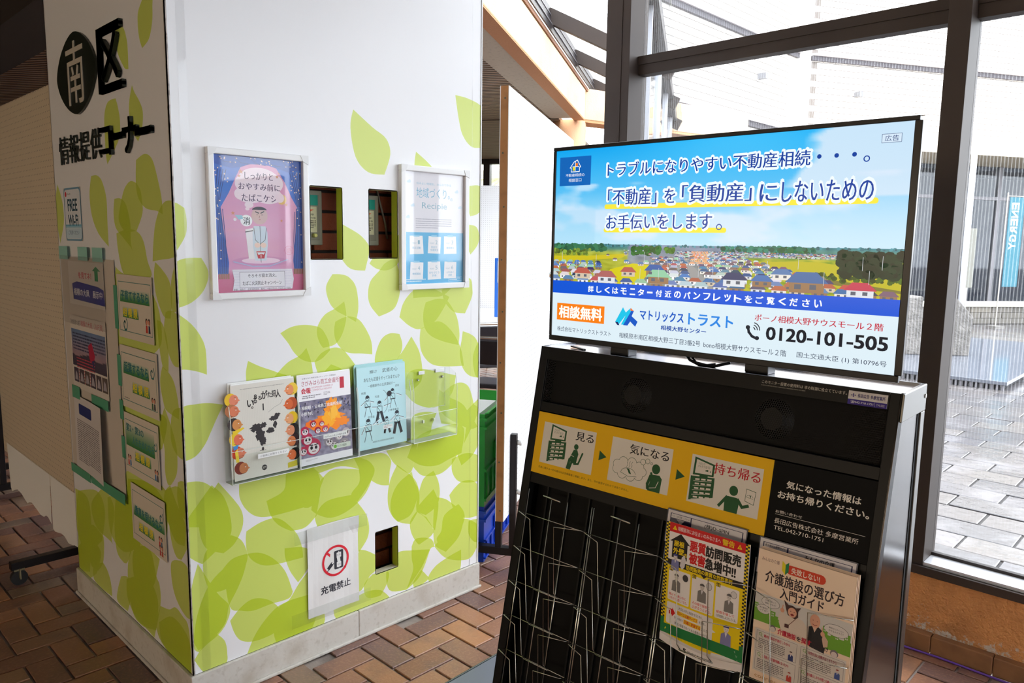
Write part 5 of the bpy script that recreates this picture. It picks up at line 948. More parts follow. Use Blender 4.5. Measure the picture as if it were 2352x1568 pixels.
def art_care(A, H):
    bg, bk = (248, 222, 194), (44, 26, 34)
    A.rect(0, 0, 100, H, bg, n=8, L=0); A.rect(0, 47, 100, 77, (216, 212, 206), L=1)
    A.text('みんなの介護', 4, 7.5, 23, 11.5, (120, 70, 70), L=1); A.poly([(26, 6), (29.5, 9), (29.5, 20), (26, 16)], (232, 214, 30), L=3); A.poly([(33, 6), (29.5, 9), (29.5, 20), (33, 16)], (20, 130, 80), L=3)
    A.rrect(30, 8.4, 71, 18, 4.6, (216, 64, 34), L=2); A.text('失敗しない!', 36, 10, 65, 16.6, (244, 226, 206), .03, L=3)
    A.text('介護施設の選び方', 9, 20.5, 90, 33, bk, .025, L=1); A.text('入門ガイド', 26, 34.5, 71, 45.5, bk, .03, L=1)
    gr = (112, 168, 50); r = random.Random(3)
    A.rect(0, 66, 36, 77, gr, L=2); A.rect(66, 66, 100, 84, gr, L=2)
    for x, w_, h in ((0, 4, 8), (14, 4, 8), (18, 5, 4), (72, 5, 8), (80, 4, 10), (84, 4, 4), (93, 6, 7)):
        A.rect(x, 66 - h, x + w_, 66, gr, L=2)
        for i in range(2):
            for j in range(2): A.rect(x + .9 + 1.5 * i, 66 - h + 1.4 + 2.4 * j, x + 1.8 + 1.5 * i, 66 - h + 2.8 + 2.4 * j, (216, 212, 206), L=3)
    for cx, cy, a, b, s1, s2 in ((17, 54, 10, 5.4, '介護施設って', '種類があるの？'), (10, 63, 7.4, 5, '要介護認定', 'って何？'), (85, 59, 12, 6, '費用はどのくらい', 'かかるんだろう？')):
        A.ell(cx, cy, a, b, (70, 66, 66), 22, L=3); A.ell(cx, cy, a - .35, b - .35, (224, 218, 212), 22, L=4); A.text(s1, cx - a * .6, cy - 2.4, cx + a * .6, cy - .6, bk, L=5); A.text(s2, cx - a * .6, cy + .4, cx + a * .6, cy + 2.2, bk, L=5)
    # two people: one in a cat-eared hood and fluffy cream jumper, one bald in a black waistcoat, both pointing up
    fl_ = (222, 206, 190)
    A.poly([(30, 78), (27, 70), (29, 64), (35, 61), (44, 59), (52, 61), (58, 68), (57, 80), (56, 82), (34, 80)], fl_, L=5); A.poly([(26, 68), (27, 62), (30, 58), (34, 60), (34, 66), (30, 71)], fl_, L=6); A.ell(30, 57, 2.2, 2.4, (220, 160, 130), 12, L=7); A.line([(30, 56), (30.4, 51.5)], 1, (220, 160, 130), L=7)
    A.poly([(31, 45.5), (36, 49.5), (40, 48.8), (44, 50.2), (49, 48.4), (46.5, 53), (46.6, 59), (44, 62), (36, 60), (34, 55)], (70, 42, 40), L=7); A.ell(40.4, 56, 4.6, 5, (226, 168, 140), 20, L=8); A.ell(40.6, 58.4, 1.8, 1.2, (140, 40, 40), 12, L=9); A.ell(38.8, 55, .5, .35, (40, 26, 26), 8, L=9); A.ell(42.4, 55.2, .5, .35, (40, 26, 26), 8, L=9)
    A.line([(44, 62), (37, 71)], .6, (120, 80, 60), L=8); A.rect(33.5, 70, 38, 73.6, (80, 40, 40), L=9)
    A.poly([(58, 82), (58, 64), (62, 62), (67, 61), (72, 64), (76, 70), (75, 86), (60, 84)], (24, 24, 30), L=6); A.poly([(57, 64), (60, 62), (60, 80), (57, 78)], fl_, L=5); A.poly([(73, 66), (78, 72), (78, 78), (74, 80), (72, 72)], (214, 180, 154), L=7); A.ell(72.4, 67, 2.2, 2.6, (220, 164, 134), 12, L=8); A.line([(72, 66), (71.4, 60.6)], 1, (220, 164, 134), L=8)
    A.ell(64, 56.5, 5.2, 7, (224, 166, 138), 22, L=8); A.ell(62, 56, .5, .35, (50, 30, 30), 8, L=9); A.ell(66.2, 56.2, .5, .35, (50, 30, 30), 8, L=9); A.line([(61.8, 60), (64, 61), (66.2, 60)], .6, (150, 60, 50), L=9); A.poly([(62, 63), (66.4, 63), (64.2, 68)], (222, 186, 164), L=8)
    A.rect(0, 77, 100, 84.5, bg, n=6, L=4); A.rect(74, 76.9, 100, 80, gr, L=5); A.text('介護施設', 27, 77.6, 46, 83.4, (196, 24, 60), .04, L=10); A.text('を', 47, 78.6, 51, 83, bk, .03, L=10); A.text('探す', 52, 77.6, 62, 83.4, (196, 24, 60), .04, L=10); A.text('きっかけ', 63, 78.6, 79, 83.2, bk, .03, L=10)
    A.ell(21.5, 79.6, 3.4, 3.6, (120, 112, 108), 16, L=10); A.ell(21.6, 80.6, 2.7, 2.9, (226, 214, 204), 16, L=11); A.ell(85, 82, 4, 3.8, (120, 110, 112), 16, L=10); A.ell(85, 83, 3, 2.9, (226, 210, 204), 16, L=11)
    A.rect(3, 85, 97, H - 10, (222, 214, 204), L=5)
    for k in range(4):
        x = 5 + 47 * (k % 2); y = 87 + 22 * (k // 2); A.frame(x, y, x + 43, y + 19.5, .4, (150, 140, 136)); A.ring(x + 4, y + 3, 1.7, 1.8, .5, (110, 160, 60), 14); A.line([(x + 5, y + 4.4), (x + 6.4, y + 6)], .5, (110, 160, 60))
        A.text(['親の認知症が進行したから', '日常生活に支障が出てきたから', '退院後に在宅介護が困難になったから', '独り暮らしから仲間との暮らしへ'][k], x + 8, y + 2, x + 36, y + 5.2, (190, 30, 64) if k != 1 else (150, 30, 60), .03); A.greek(x + 2.5, y + 7.4, x + 32, y + 18.5, 6, (110, 102, 100), .45, k, 1.8)
        man(A, x + 37.5, y + 11, 6.5, [(44, 56, 110), (70, 90, 150), (200, 70, 60), (60, 60, 70)][k], [(70, 44, 40), (150, 50, 40), (160, 60, 40), (60, 50, 50)][k], (232, 216, 206), 12)
    A.text('courier', 6, H - 7.5, 30, H - 3.5, (200, 150, 90), L=6)
leaflet(['beige care guide leaflet showing two people pointing up, top copy', 'second copy just behind the beige care guide', 'hindmost copy of the beige care guide'], (.845, .441, .04), (1.086, .444, .04), (.851, .778, .005), art_care, 3, 'care guide leaflets in the last pocket', 0, (228, 202, 176))

# ------------------------------------------------------------------ the screen
tv = T('television', 'flat black television showing a blue property advertisement on top of the stand', 'television', (.7913, -1.2854, 1.4912), radians(-87.972)); tv.rotation_euler = (radians(-.554), 0, radians(-87.972))
SW, SH = .952, .5355; a, h = SW / 2, SH / 2
m_bez = M('bezel_black', (16, 15, 18), .3)
box('bezel', (-a - .0095, a + .0095, .0, .012, h, h + .0105), m_bez, tv, .0015); box('bezel', (-a - .0095, a + .0095, 0, .012, -h - .0155, -h), m_bez, tv, .0015)
for s_ in (-1, 1): box('bezel', ((-a - .0095, -a) if s_ < 0 else (a, a + .0155)) + (0, .012, -h, h), m_bez, tv, .0015)
box('rear_case', (-a - .008, a + .008, .012, .028, -h - .012, h + .008), M('tv_case', (40, 40, 44), .35), tv, .004); box('rear_hump', (-a * .7, a * .7, .028, .055, -h, h * .55), m_black, tv, .01)
box('edge_strip', (-a - .0095, a + .0155, .0115, .0135, h + .0095, h + .0115), M('tv_trim', (180, 180, 184), .3, .8), tv)
A = Art((-a, .0035, h), (1, 0, 0), (0, 0, -1), SW / 160, .00004)
mixc = lambda p, q, t: tuple(x + (y - x) * max(0, min(1, t)) for x, y in zip(p, q))
def skyc(x, y):
    c = mixc((4, 158, 232), (150, 208, 240), (y / 44) ** .75); c = mixc(c, (90, 200, 246), .6 * math.exp(-((x - 95) / 45) ** 2 - (y / 14) ** 2)); c = mixc(c, (186, 224, 242), (y - 20) / 26)
    n = noise.fractal(Vector((x * .03, y * .075, 3.3)), 1, 2, 4)
    edge = (x - 108 - (16 - y) * 1.1) / 7 + n * 2.2 if y < 22 else (x - 84) / 30 + n * 2
    c = mixc(c, (206, 224, 240), min(.93, max(0, edge)) * (1 if y < 26 else .5))
    c = mixc(c, (212, 226, 242), .75 * max(0, min(1, (n - .12) * 3)) * (1 if 16 < y < 44 else 0)); return mixc(c, (150, 206, 236), .3 if x < 25 and y > 28 else 0)
A.grid(0, 0, 160, 46, 128, 46, skyc, 0); A.bb = []
def landc(x, y):
    n = noise.noise(Vector((x * .25, y * .9, 1))); n2 = noise.noise(Vector((x * .06, y * .3, 5)))
    t = (y - 44.5) / 18; c = mixc((60, 128, 140), (120, 150, 90), t * 3)
    if x < 44: c = mixc(c, (178, 176, 40), .8 * max(0, min(1, (y - 46.5) / 2)))
    if 44 <= x < 112: c = mixc((120, 134, 160), (140, 140, 120), t)
    if x > 96 and y > 49: c = mixc((130, 160, 40), (190, 176, 40), .5 + n)
    return tuple(max(0, q + 26 * n + 16 * n2) for q in c)
A.grid(0, 44.5, 160, 62.8, 120, 26, landc, 1)
r = random.Random(11); A.bb = []
def trees(x0, x1, y0, y1, col, n, s_, L):
    for _ in range(n):
        x, y = r.uniform(x0, x1), r.uniform(y0, y1); q = r.uniform(.6, 1.3) * s_; f_ = r.uniform(.7, 1.3); A.ell(x, y, q * 1.3, q, tuple(c * f_ for c in col), 7, L=L)
trees(0, 160, 44.6, 45.2, (60, 120, 130), 160, .5, 2); trees(0, 31, 45, 47, (50, 104, 72), 80, 1.1, 3); trees(0, 22, 47, 49.5, (110, 134, 50), 50, .8, 3); trees(46, 60, 45.6, 48.3, (34, 96, 36), 80, 1.1, 3); trees(63, 67, 46, 47.6, (70, 120, 30), 24, .8, 3)
trees(90, 128, 44.8, 46.6, (40, 110, 90), 120, .8, 3); trees(112, 126, 45.4, 48, (30, 100, 60), 50, 1.1, 3); trees(138, 160, 46.5, 54.5, (12, 40, 22), 190, 1.5, 8); trees(128, 160, 54.5, 57, (60, 84, 20), 60, .9, 7)
A.poly([(27, 62.7), (34, 56), (46, 53), (57, 53.3), (54, 58), (50, 62.7)], (206, 196, 10), L=3); A.poly([(22, 50), (44, 48.6), (40, 50.6), (14, 52.5), (0, 53), (0, 50.5)], (200, 186, 30), L=3); A.poly([(104, 50.5), (130, 50), (160, 54), (160, 62.6), (150, 62.6), (128, 57), (108, 53.6)], (184, 176, 30), L=3); A.poly([(118, 55), (140, 57), (160, 59.5), (160, 60.5), (138, 58.6), (118, 56)], (122, 116, 50), L=4)
A.poly([(78, 62.7), (72, 50), (73, 50), (88, 62.7)], (150, 150, 150), L=3)
roofs = [(176, 96, 80), (60, 96, 150), (110, 100, 110), (150, 196, 166), (84, 120, 176), (130, 110, 110), (206, 210, 216), (60, 66, 100), (96, 130, 170), (180, 186, 196)]
def house(x, y, s_, col, wall=None, L=5):
    wall = wall or r.choice([(226, 222, 214), (236, 236, 238), (206, 190, 166), (150, 116, 84), (216, 220, 226)])
    A.rect(x - s_ * .8, y - s_ * .5, x + s_ * .8, y, wall, L=L)
    for k in range(2): A.rect(x - s_ * .55 + s_ * .7 * k, y - s_ * .38, x - s_ * .25 + s_ * .7 * k, y - s_ * .16, (90, 96, 110), L=L + 1)
    A.poly([(x - s_, y - s_ * .45), (x - s_ * .5, y - s_ * .95), (x + s_ * .45, y - s_ * .95), (x + s_, y - s_ * .45)], col, L=L + 1)
y = 47.3; k = 0
while y < 64:
    s_ = .35 + (y - 46.5) * .2; x = r.uniform(0, s_)
    while x < 160:
        ok = (66 + 2 < x) if y < 50 else True
        if x < 44 and y < 53.5: ok = False
        if 28 < x < 56 and y < 62: ok = r.random() < .12 and y < 54
        if x > 92 and y < 49: ok = x < 138 and y > 47.2
        if x > 100 + max(0, (y - 50)) * 4.2 and y > 49: ok = False
        if x > 74 + 0 and abs(x - (72.5 + (y - 50) * .85)) < .9: ok = False
        if ok: house(x, y, s_, tuple(c + r.uniform(-14, 14) for c in (r.choice(roofs) if not (76 < x < 84 and y < 53) else (222, 160, 120))), L=5 + int((y - 47) / 2) * 2)
        x += s_ * r.uniform(1.9, 2.5)
    y += s_ * .62
for x, y, s_, c in ((44, 59, 4.5, (176, 90, 80)), (32, 62.5, 6, (170, 100, 96)), (18, 61, 5.5, (184, 90, 76)), (60, 61.6, 6.5, (140, 196, 160)), (58, 58.4, 5.5, (50, 90, 160)), (96, 61, 6, (56, 62, 100)), (126, 62, 8.5, (70, 104, 156)), (146, 62.8, 6, (190, 60, 84)), (108, 60.6, 5, (70, 110, 170)), (116, 57.4, 4.6, (84, 120, 170))): house(x, y, s_, c, L=24)
for k in range(16): x = r.uniform(2, 158); yy = r.uniform(52, 61); A.line([(x, yy), (x, yy - 5)], .16, (200, 204, 210), L=26)
A.bb = []; A._layer(0, 0, 160, 90, 28)
BLU = (14, 62, 152)
def halo(t, x0, y0, x1, y1, b=.02, hal=.075):
    A.text(t, x0 - .45, y0 - .45, x1 + .45, y1 + .45, (232, 242, 250), b + hal * .9, L=31); A.text(t, x0, y0, x1, y1, BLU, b, L=34)
A.rect(30.5, 26.1, 149, 28.3, (238, 224, 60), L=29); A.ell(30.5, 27.2, 1, 1.1, (238, 224, 60), 12, L=29); A.ell(149, 27.2, 1, 1.1, (238, 224, 60), 12, L=29); A.rect(30.5, 36.9, 90.4, 39, (238, 224, 60), L=29); A.ell(30.5, 37.95, 1, 1.05, (238, 224, 60), 12, L=29); A.ell(90.4, 37.95, 1, 1.05, (238, 224, 60), 12, L=29)
halo('トラブルになりやすい不動産相続', 30.7, 7.4, 124.3, 13.4)
for x in (127.6, 134, 140.4): A.ell(x, 10.3, .85, .85, BLU, 16, L=32)
A.ring(144.8, 12.1, 1.15, 1.15, .4, BLU, 20, L=32)
halo('「不動産」', 31.4, 19.3, 57.2, 26.6); halo('を', 61.3, 20, 66.6, 26.2); halo('「負動産」', 70, 18.8, 101.4, 26.2); halo('に', 105, 19.8, 112, 26.6); halo('しないための', 114, 19, 148, 27)
halo('お手伝いをします', 30.9, 30.9, 84.6, 37.6); A.ring(88, 36.6, 1.3, 1.3, .4, BLU, 20, L=32)
A.rect(2.4, 3.2, 21, 16.8, (12, 96, 178), L=30); A.line([(8.6, 8.4), (11, 5.6), (12.9, 4.9), (15, 8.2), (14.2, 8.2), (14.2, 10.3), (9.3, 10.3), (9.3, 8.4), (8.6, 8.4)], .35, (236, 240, 244), L=31); A.rect(11.8, 6.2, 13.2, 7.8, (234, 120, 30), L=31); A.rect(10.2, 8, 11.6, 9.7, (226, 214, 30), L=31); A.line([(11.7, 5.2), (11.7, 9.9)], .3, (236, 240, 244), L=32); A.line([(10, 7.9), (13.8, 7.9)], .3, (236, 240, 244), L=32)
A.text('不動産相続の', 6, 11.1, 17.3, 12.6, (236, 240, 244), L=31); A.text('相談窓口', 7.9, 13.4, 15.6, 15, (236, 240, 244), L=31)
A.rect(149.5, 3.9, 156.1, 6.9, (206, 224, 240), L=30); A.frame(149.5, 3.9, 156.1, 6.9, .14, (40, 60, 110)); A.text('広告', 150.5, 4.4, 155.2, 6.4, (30, 50, 110), L=32)
A.rect(0, 62.6, 160, 68.7, (10, 82, 208), L=30); A.rect(0, 68.7, 160, 90, (214, 230, 238), L=29)
for k, ch in enumerate('詳しくはモニター付近のパンフレットをご覧ください'): 
    x = 21.7 + 4.68 * k
    if ch in 'ー': A.text(ch, x + .2, 65.4, x + 2.9, 66.0, (244, 248, 252), .035, L=32)
    else: A.text(ch, x + (.3 if ch in 'しくニッいさ' else 0), 64.4, x + 3.1, 67.3, (244, 248, 252), .035, L=32)
A.rect(3, 73.7, 31.6, 82, (240, 124, 14), L=30); A.text('相談無料', 4.4, 74.9, 30.2, 80.8, (250, 246, 236), .045, L=31)
A.poly([(37.9, 80.4), (42, 73.3), (43.6, 75.6), (46.3, 73.3), (47, 74.5), (42.6, 81.4), (41.2, 81.4), (43.6, 77), (40.2, 81.2)], (20, 190, 226), L=30); A.poly([(48, 74.7), (46.9, 77.1), (50.2, 79.4), (49, 81.8), (46.2, 79.6), (44.8, 81.6), (42.4, 81.6), (46.8, 74.3)], (16, 84, 190), L=31); A.poly([(46.2, 73.3), (48.1, 74.7), (46, 74.6)], (236, 120, 50), L=32); A.poly([(37.9, 80.4), (39.4, 80.4), (40.4, 81.8), (39.2, 81.8)], (20, 30, 90), L=32)
A.text('マトリックス', 51.3, 73.8, 73.6, 78.2, (12, 86, 190), .035, L=31); A.text('トラスト', 76, 73.6, 96.6, 78.4, (40, 130, 220), .035, L=31); A.text('相模大野センター', 62.5, 79.9, 84.6, 82, (14, 70, 160), .03, L=31)
A.text('株式会社マトリックストラスト', 3.4, 85.2, 35.7, 87.6, (50, 60, 84), L=31); A.text('相模原市南区相模大野三丁目3番2号', 40.4, 85.1, 82.2, 87.6, (50, 60, 84), L=31); A.text('bono相模大野サウスモール２階', 83.8, 85.1, 119.9, 87.7, (50, 60, 84), L=31); A.text('国土交通大臣 (1) 第10796号', 124.1, 85.2, 157.2, 87.7, (50, 60, 84), L=31)
A.text('ボーノ相模大野サウスモール２階', 106, 71.6, 155.1, 74.4, (190, 20, 50), .02, L=31); A.text('0120-101-505', 111.3, 76.5, 157, 81.5, (20, 24, 34), .035, L=31)
A.line([(103.4, 77.5), (103.8, 79.2), (105.2, 80.8), (107.2, 81.6)], 1.1, (30, 34, 44), L=31); A.ell(103.3, 77.3, .95, .9, (30, 34, 44), 12, L=31); A.ell(107.4, 81.4, .95, .85, (30, 34, 44), 12, L=31)
for q in (1.2, 2.2, 3.2): A.ring(105.4, 78.2, q, q, .4, (30, 34, 44), 14, -80, 0, L=31)
screen = A.build('screen', print_mat('lit_screen', .16, 0, .42, spec=.3), tv)
for x in (-.235, .165):
    box('foot_bracket', (x - .03, x + .03, .004, .05, -h - .036, -h - .012), m_bez, tv, .003)
for s_ in (-.36, ): MB().bar((s_, .012, -h - .034), (s_ - .06, .03, -h - .031), .01, .004).build('cable_clip', m_black, tv)
cb_ = MB().tube([(-.03, .012, -h - .012), (-.015, .006, -h - .024), (.01, .004, -h - .032), (.05, .008, -h - .033), (.09, .02, -h - .02)], .004, 8).tube([(-.015, .012, -h - .014), (.0, .01, -h - .028), (.03, .012, -h - .032), (.05, .02, -h - .028)], .003, 8).build('power_cable', m_black, tv, smooth=True)
# ------------------------------------------------------------------ pegboards on wheeled stands
def pegmat(name, rgb, holes, ax=('X', 'Z'), pitch=.025):
    m = M(name, rgb, .45); nt = m.node_tree; N = nt.nodes; L = nt.links; b = N['Principled BSDF']
    tc = N.new('ShaderNodeTexCoord'); sp = N.new('ShaderNodeSeparateXYZ'); L.new(tc.outputs['Object'], sp.inputs[0])
    def fr(s_):
        a = N.new('ShaderNodeMath'); a.operation = 'MULTIPLY'; a.inputs[1].default_value = 1 / pitch; L.new(sp.outputs[s_], a.inputs[0])
        f = N.new('ShaderNodeMath'); f.operation = 'FRACT'; L.new(a.outputs[0], f.inputs[0]); c = N.new('ShaderNodeMath'); c.operation = 'SUBTRACT'; c.inputs[1].default_value = .5; L.new(f.outputs[0], c.inputs[0])
        p = N.new('ShaderNodeMath'); p.operation = 'POWER'; p.inputs[1].default_value = 2; L.new(c.outputs[0], p.inputs[0]); return p.outputs[0]
    a = N.new('ShaderNodeMath'); a.operation = 'ADD'; L.new(fr(ax[0]), a.inputs[0]); L.new(fr(ax[1]), a.inputs[1])
    lt = N.new('ShaderNodeMath'); lt.operation = 'LESS_THAN'; lt.inputs[1].default_value = .0125; L.new(a.outputs[0], lt.inputs[0])
    x = N.new('ShaderNodeMix'); x.data_type = 'RGBA'; L.new(lt.outputs[0], x.inputs['Factor']); x.inputs['A'].default_value = lin(rgb) + (1,); x.inputs['B'].default_value = lin(holes) + (1,)
    L.new(x.outputs['Result'], b.inputs['Base Color']); return m
m_peg = pegmat('pegboard_white', (240, 240, 240), (176, 172, 170)); m_pegb = pegmat('pegboard_beige', (222, 206, 180), (120, 102, 82)); m_pegb.node_tree.nodes['Principled BSDF'].inputs['Roughness'].default_value = .3
m_post = M('stand_steel', (34, 30, 32), .4, .6); m_rub = M('caster_rubber', (24, 24, 26), .6)
def caster(t, x, y, r=.03):
    c_ = MB().cyl((x - .012, y, r), r, .024, 20, (1, 0, 0)).build('caster', m_rub, t, smooth=False); MB().bar((x - .018, y, r), (x - .018, y, .075), .004, .03).bar((x + .018, y, r), (x + .018, y, .075), .004, .03).box(x - .02, x + .02, y - .02, y + .02, .066, .075).build('caster_fork', M('caster_zinc', (150, 142, 112), .4, .6), c_)
def pegboard(name, label, loc, rz, Ln, z0, z1, mat, px, th=.034):
    t = T(name, label, 'pegboard', loc, rz); 
    box('board_face', (.0, Ln, -.002, .001, z0, z1), mat, t); box('board_face', (.0, Ln, th - .001, th + .002, z0, z1), mat, t)
    for nm, b in (('edge_stile', (-.001, .02, .001, th - .001, z0, z1)), ('edge_stile', (Ln - .02, Ln + .001, .001, th - .001, z0, z1)), ('edge_rail', (.02, Ln - .02, .001, th - .001, z1 - .02, z1)), ('edge_rail', (.02, Ln - .02, .001, th - .001, z0, z0 + .02))): box(nm, b, m_wood, t, .001)
    for k in range(9): MB().cyl((-.001, th * .5 + (.004 if k % 2 else -.003), z0 + .05 + k * (z1 - z0 - .1) / 8), .0035, .0008, 10, (-1, 0, 0)).build('screw', M('dull_screw', (70, 84, 76), .5, .5), t)
    for x in px:
        for y in (-.03, th + .002)[:1 if (x == .22) else 2]: box('stand_post', (x - .016, x + .016, y, y + .028, .1, z0 + .37), m_post, t, .002)
        box('foot_bar', (x - .02, x + .02, -.26, th + .26, .07, .105), m_post, t, .003)
        for y in (-.23, th + .23): caster(t, x, y, .032)
        for z in (z0 + .1, z0 + .33): MB().cyl((x + .004, -.03, z), .011, .02, 12, (0, -1, 0), .014).build('clamp_knob', M('knob_white', (220, 220, 218), .4), t, smooth=True)
    return t
D3 = radians(30.8)
pegboard('pegboard', 'white pegboard with raw wooden edge standing beside the screen', (1.362, -.036, 0), D3, 1.73, .27, 2.13, m_peg, (.122, 1.5))
lp = pegboard('pegboard', 'beige pegboard on a dark wheeled stand left of the pillar, paper skirt below', (.1, 1.17, 0), radians(90), 1.53, .3, 2.115, m_pegb, (.22, 1.45))
# its readable face looks towards -X: the stand is turned so local +y faces -X
for k, (a0, a1, zz, wv) in enumerate(((.0, .56, .095, .004), (.565, 1.36, .115, .006))):
    V = []; n = 14
    for i in range(n + 1):
        x = a0 + (a1 - a0) * i / n
        for z in (.36, zz + .02 * sin(i * 1.3) * (1 if k else .3)): V.append((x, .038 + wv * sin(i * 1.1 + k) * (.36 - z) * 4, z))
    mesh('paper_skirt', V, [(2 * i, 2 * i + 1, 2 * i + 3, 2 * i + 2) for i in range(n)], m_paperw, lp, smooth=True)
tag(MB().prism([(-.014, 0, 0), (.014, 0, 0), (.004, 0, .03), (-.012, 0, .055)], (0, .006, 0)).build('paper_clip', m_white, loc=(.08, 1.30, 2.1155)), 'small white clip on top of the left pegboard', 'clip')
pegboard('pegboard', 'next pegboard at the extreme left, only its edge showing', (.12, 2.76, 0), radians(90), 1.6, .33, 2.115, m_pegb, (.3,))

# ------------------------------------------------------------------ crates beyond the pillar
def crate(label, z0, h, mat, open_top):
    t = T('crate', label, 'crate', (1.432, .158, z0), D3, 'stacked plastic crates'); L_, W_ = .56, .30
    b = MB(); th = .006
    b.box(0, L_, 0, th, .0, h); b.box(0, L_, W_ - th, W_, 0, h); b.box(0, th, th, W_ - th, 0, h); b.box(L_ - th, L_, th, W_ - th, 0, h); b.box(th, L_ - th, th, W_ - th, 0, .01); b.build('tub', mat, t)
    for z in (h - .03, h - .07): 
        r = MB(); r.box(-.012, L_ + .012, -.012, 0, z, z + .012); r.box(-.012, 0, 0, W_, z, z + .012); r.box(L_, L_ + .012, 0, W_, z, z + .012); r.box(-.012, L_ + .012, W_, W_ + .012, z, z + .012); r.build('rim', mat, t)
    for k in range(7): box('stiffening_rib', (.03 + .08 * k, .036 + .08 * k, -.009, 0, h * .1, h * .38), mat, t)
    box('rib_band', (0, L_, -.01, 0, h * .38, h * .41), mat, t); box('rib_band', (0, L_, -.01, 0, h * .06, h * .09), mat, t); box('handle_block', (L_ * .3, L_ * .7, -.011, 0, h * .42, h * .62), mat, t, .004)
    if open_top:
        MB().prism([(0, .0, h), (L_, .0, h), (L_, -.02, h + .006), (0, -.02, h + .006)], (0, 0, .006)).build('lid_flap', mat, t)
        MB().prism([(0, W_, h), (L_, W_, h), (L_, W_ + .03, h + .16), (0, W_ + .03, h + .16)], (0, .005, .0)).build('lid_flap', mat, t)
    return t
crate('blue plastic crate at the bottom of the stack behind the pegboard', 0.0, .27, m_blue, False)
crate('green plastic crate with its lid flaps open, on the blue crate', .27, .44, m_green, True)
o = box('paper_stack', (-.15, .15, -.08, .08, 0, .03), m_paperw); o.location = (1.60, .42, .68); o.rotation_euler = (0, 0, D3); tag(o, 'white papers lying in the open green crate', 'papers'); o.location.z = .655
box('crate_filling', (.01, .55, .01, .29, .02, .383), M('filling', (200, 210, 196), .7), [x for x in bpy.data.objects if x.get('label', '').startswith('green plastic')][0])

# ------------------------------------------------------------------ far corner of the hall: table, folding chairs, partition, blue board
m_tab = M('white_table', (236, 234, 232), .4)
tb = T('folding_table', 'white folding table in the far corner of the hall', 'table', (4.85, 3.3, 0), D3 + .1)
box('table_top', (-1.1, .9, -.3, .5, .675, .705), m_tab, tb, .004); box('modesty_panel', (-1.0, .8, .3, .31, .3, .67), M('modesty_grey', (150, 146, 142), .6), tb)
for x in (-1.0, .8):
    for y in (-.2, .4): MB().tube([(x, y, 0), (x, y, .675)], .013, 10).build('leg', m_chrome, tb)
def chair(x, y, rz, label):
    t = T('folding_chair', label, 'chair', (x, y, 0), rz, 'folding chairs by the far table')
    MB().prism([(-.19, -.19, .42), (.19, -.19, .42), (.2, .19, .44), (-.2, .19, .44)], (0, 0, .035)).build('seat', M('black_vinyl', (26, 24, 30), .35), t, bevel=.008)
    MB().prism([(-.18, .21, .62), (.18, .21, .62), (.18, .25, .8), (-.18, .25, .8)], (0, .02, 0)).build('backrest', MATS['black_vinyl'], t, bevel=.008)
    for s_ in (-1, 1):
        MB().tube([(s_ * .2, -.22, 0), (s_ * .2, .06, .44), (s_ * .2, .26, .82)], .011, 8).build('leg', m_chrome, t); MB().tube([(s_ * .215, .25, 0), (s_ * .215, -.08, .44), (s_ * .215, -.18, .43)], .011, 8).build('leg', m_chrome, t)
    MB().tube([(-.2, .26, .82), (.2, .26, .82)], .011, 8).build('top_rail', m_chrome, t); MB().tube([(-.2, -.2, .03), (.2, -.2, .03)], .009, 8).build('stretcher', m_chrome, t); MB().tube([(-.215, .24, .03), (.215, .24, .03)], .009, 8).build('stretcher', m_chrome, t)
    return t
chair(3.5, 2.4, radians(150), 'farther black folding chair with chrome legs, in front of the far table'); chair(2.95, 1.72, radians(120), 'nearer black folding chair with chrome legs at the far table')
pt = T('partition', 'white perforated partition standing behind the far table', 'partition', (4.75, 5.05, 0), radians(-44))
box('panel', (0, 1.9, 0, .03, .32, 2.15), m_peg, pt, .002)
for x in (.1, 1.8): box('stand_post', (x - .02, x + .02, -.02, .05, .02, .5), m_post, pt); box('foot_bar', (x - .02, x + .02, -.25, .28, 0, .04), m_post, pt)
bb = T('notice_stand', 'blue notice board with a white sheet, standing on the far table', 'sign', (4.62, 3.06, .705), radians(-50))
box('board', (-.2, .2, 0, .012, .02, .62), M('notice_blue', (40, 108, 206), .45), bb, .02); box('sheet', (-.17, .17, -.002, 0, .37, .59), m_paperw, bb); box('prop', (-.05, .05, -.03, .06, 0, .03), m_white, bb)
w3 = T('window_3', 'far dark framed windows of the hall above the partition', None, (AB.x, AB.y, 0), D3, kind='structure')
for y in (.4, 1.2, 1.9, 2.35, 2.8, 3.6, 4.6): box('mullion', (8.95, 9.1, y, y + .12, 0, 3.0), m_post, w3)
box('frame_rail', (8.95, 9.1, 0, 5.4, 2.9, 3.02), m_post, w3); box('frame_rail', (8.95, 9.1, 0, 5.4, .0, .9), m_post, w3); box('glass_pane', (9.02, 9.03, 0, 5.4, .9, 2.9), MATS['plain_glass'], w3)
hl = mesh('hill', [(9, 6, -1), (26, 6, -1), (26, 30, -1), (9, 30, -1), (14, 11, 3.2), (26, 11, 5), (26, 30, 5), (14, 30, 3.2)], [(0, 1, 5, 4), (4, 5, 6, 7), (0, 4, 7, 3), (1, 2, 6, 5), (3, 7, 6, 2)], M('scrub_hill', (120, 120, 80), .9, var=(1.2, (168, 160, 132), .4, .6, 1), bump=(5, 1, .2))); tag(hl, 'blurry green and grey slope outside the far windows', kind='structure')

# ------------------------------------------------------------------ purple cable on the floor by the skirting
pts = [(2.052 - .012 * abs(sin(i * .35)), .0 - i * .09, .005) for i in range(34)]
tag(MB().tube(pts, .0042, 8).build('purple_cable', M('purple_sheath', (110, 70, 168), .4), smooth=True), 'purple network cable lying along the foot of the plastered wall', 'cable')

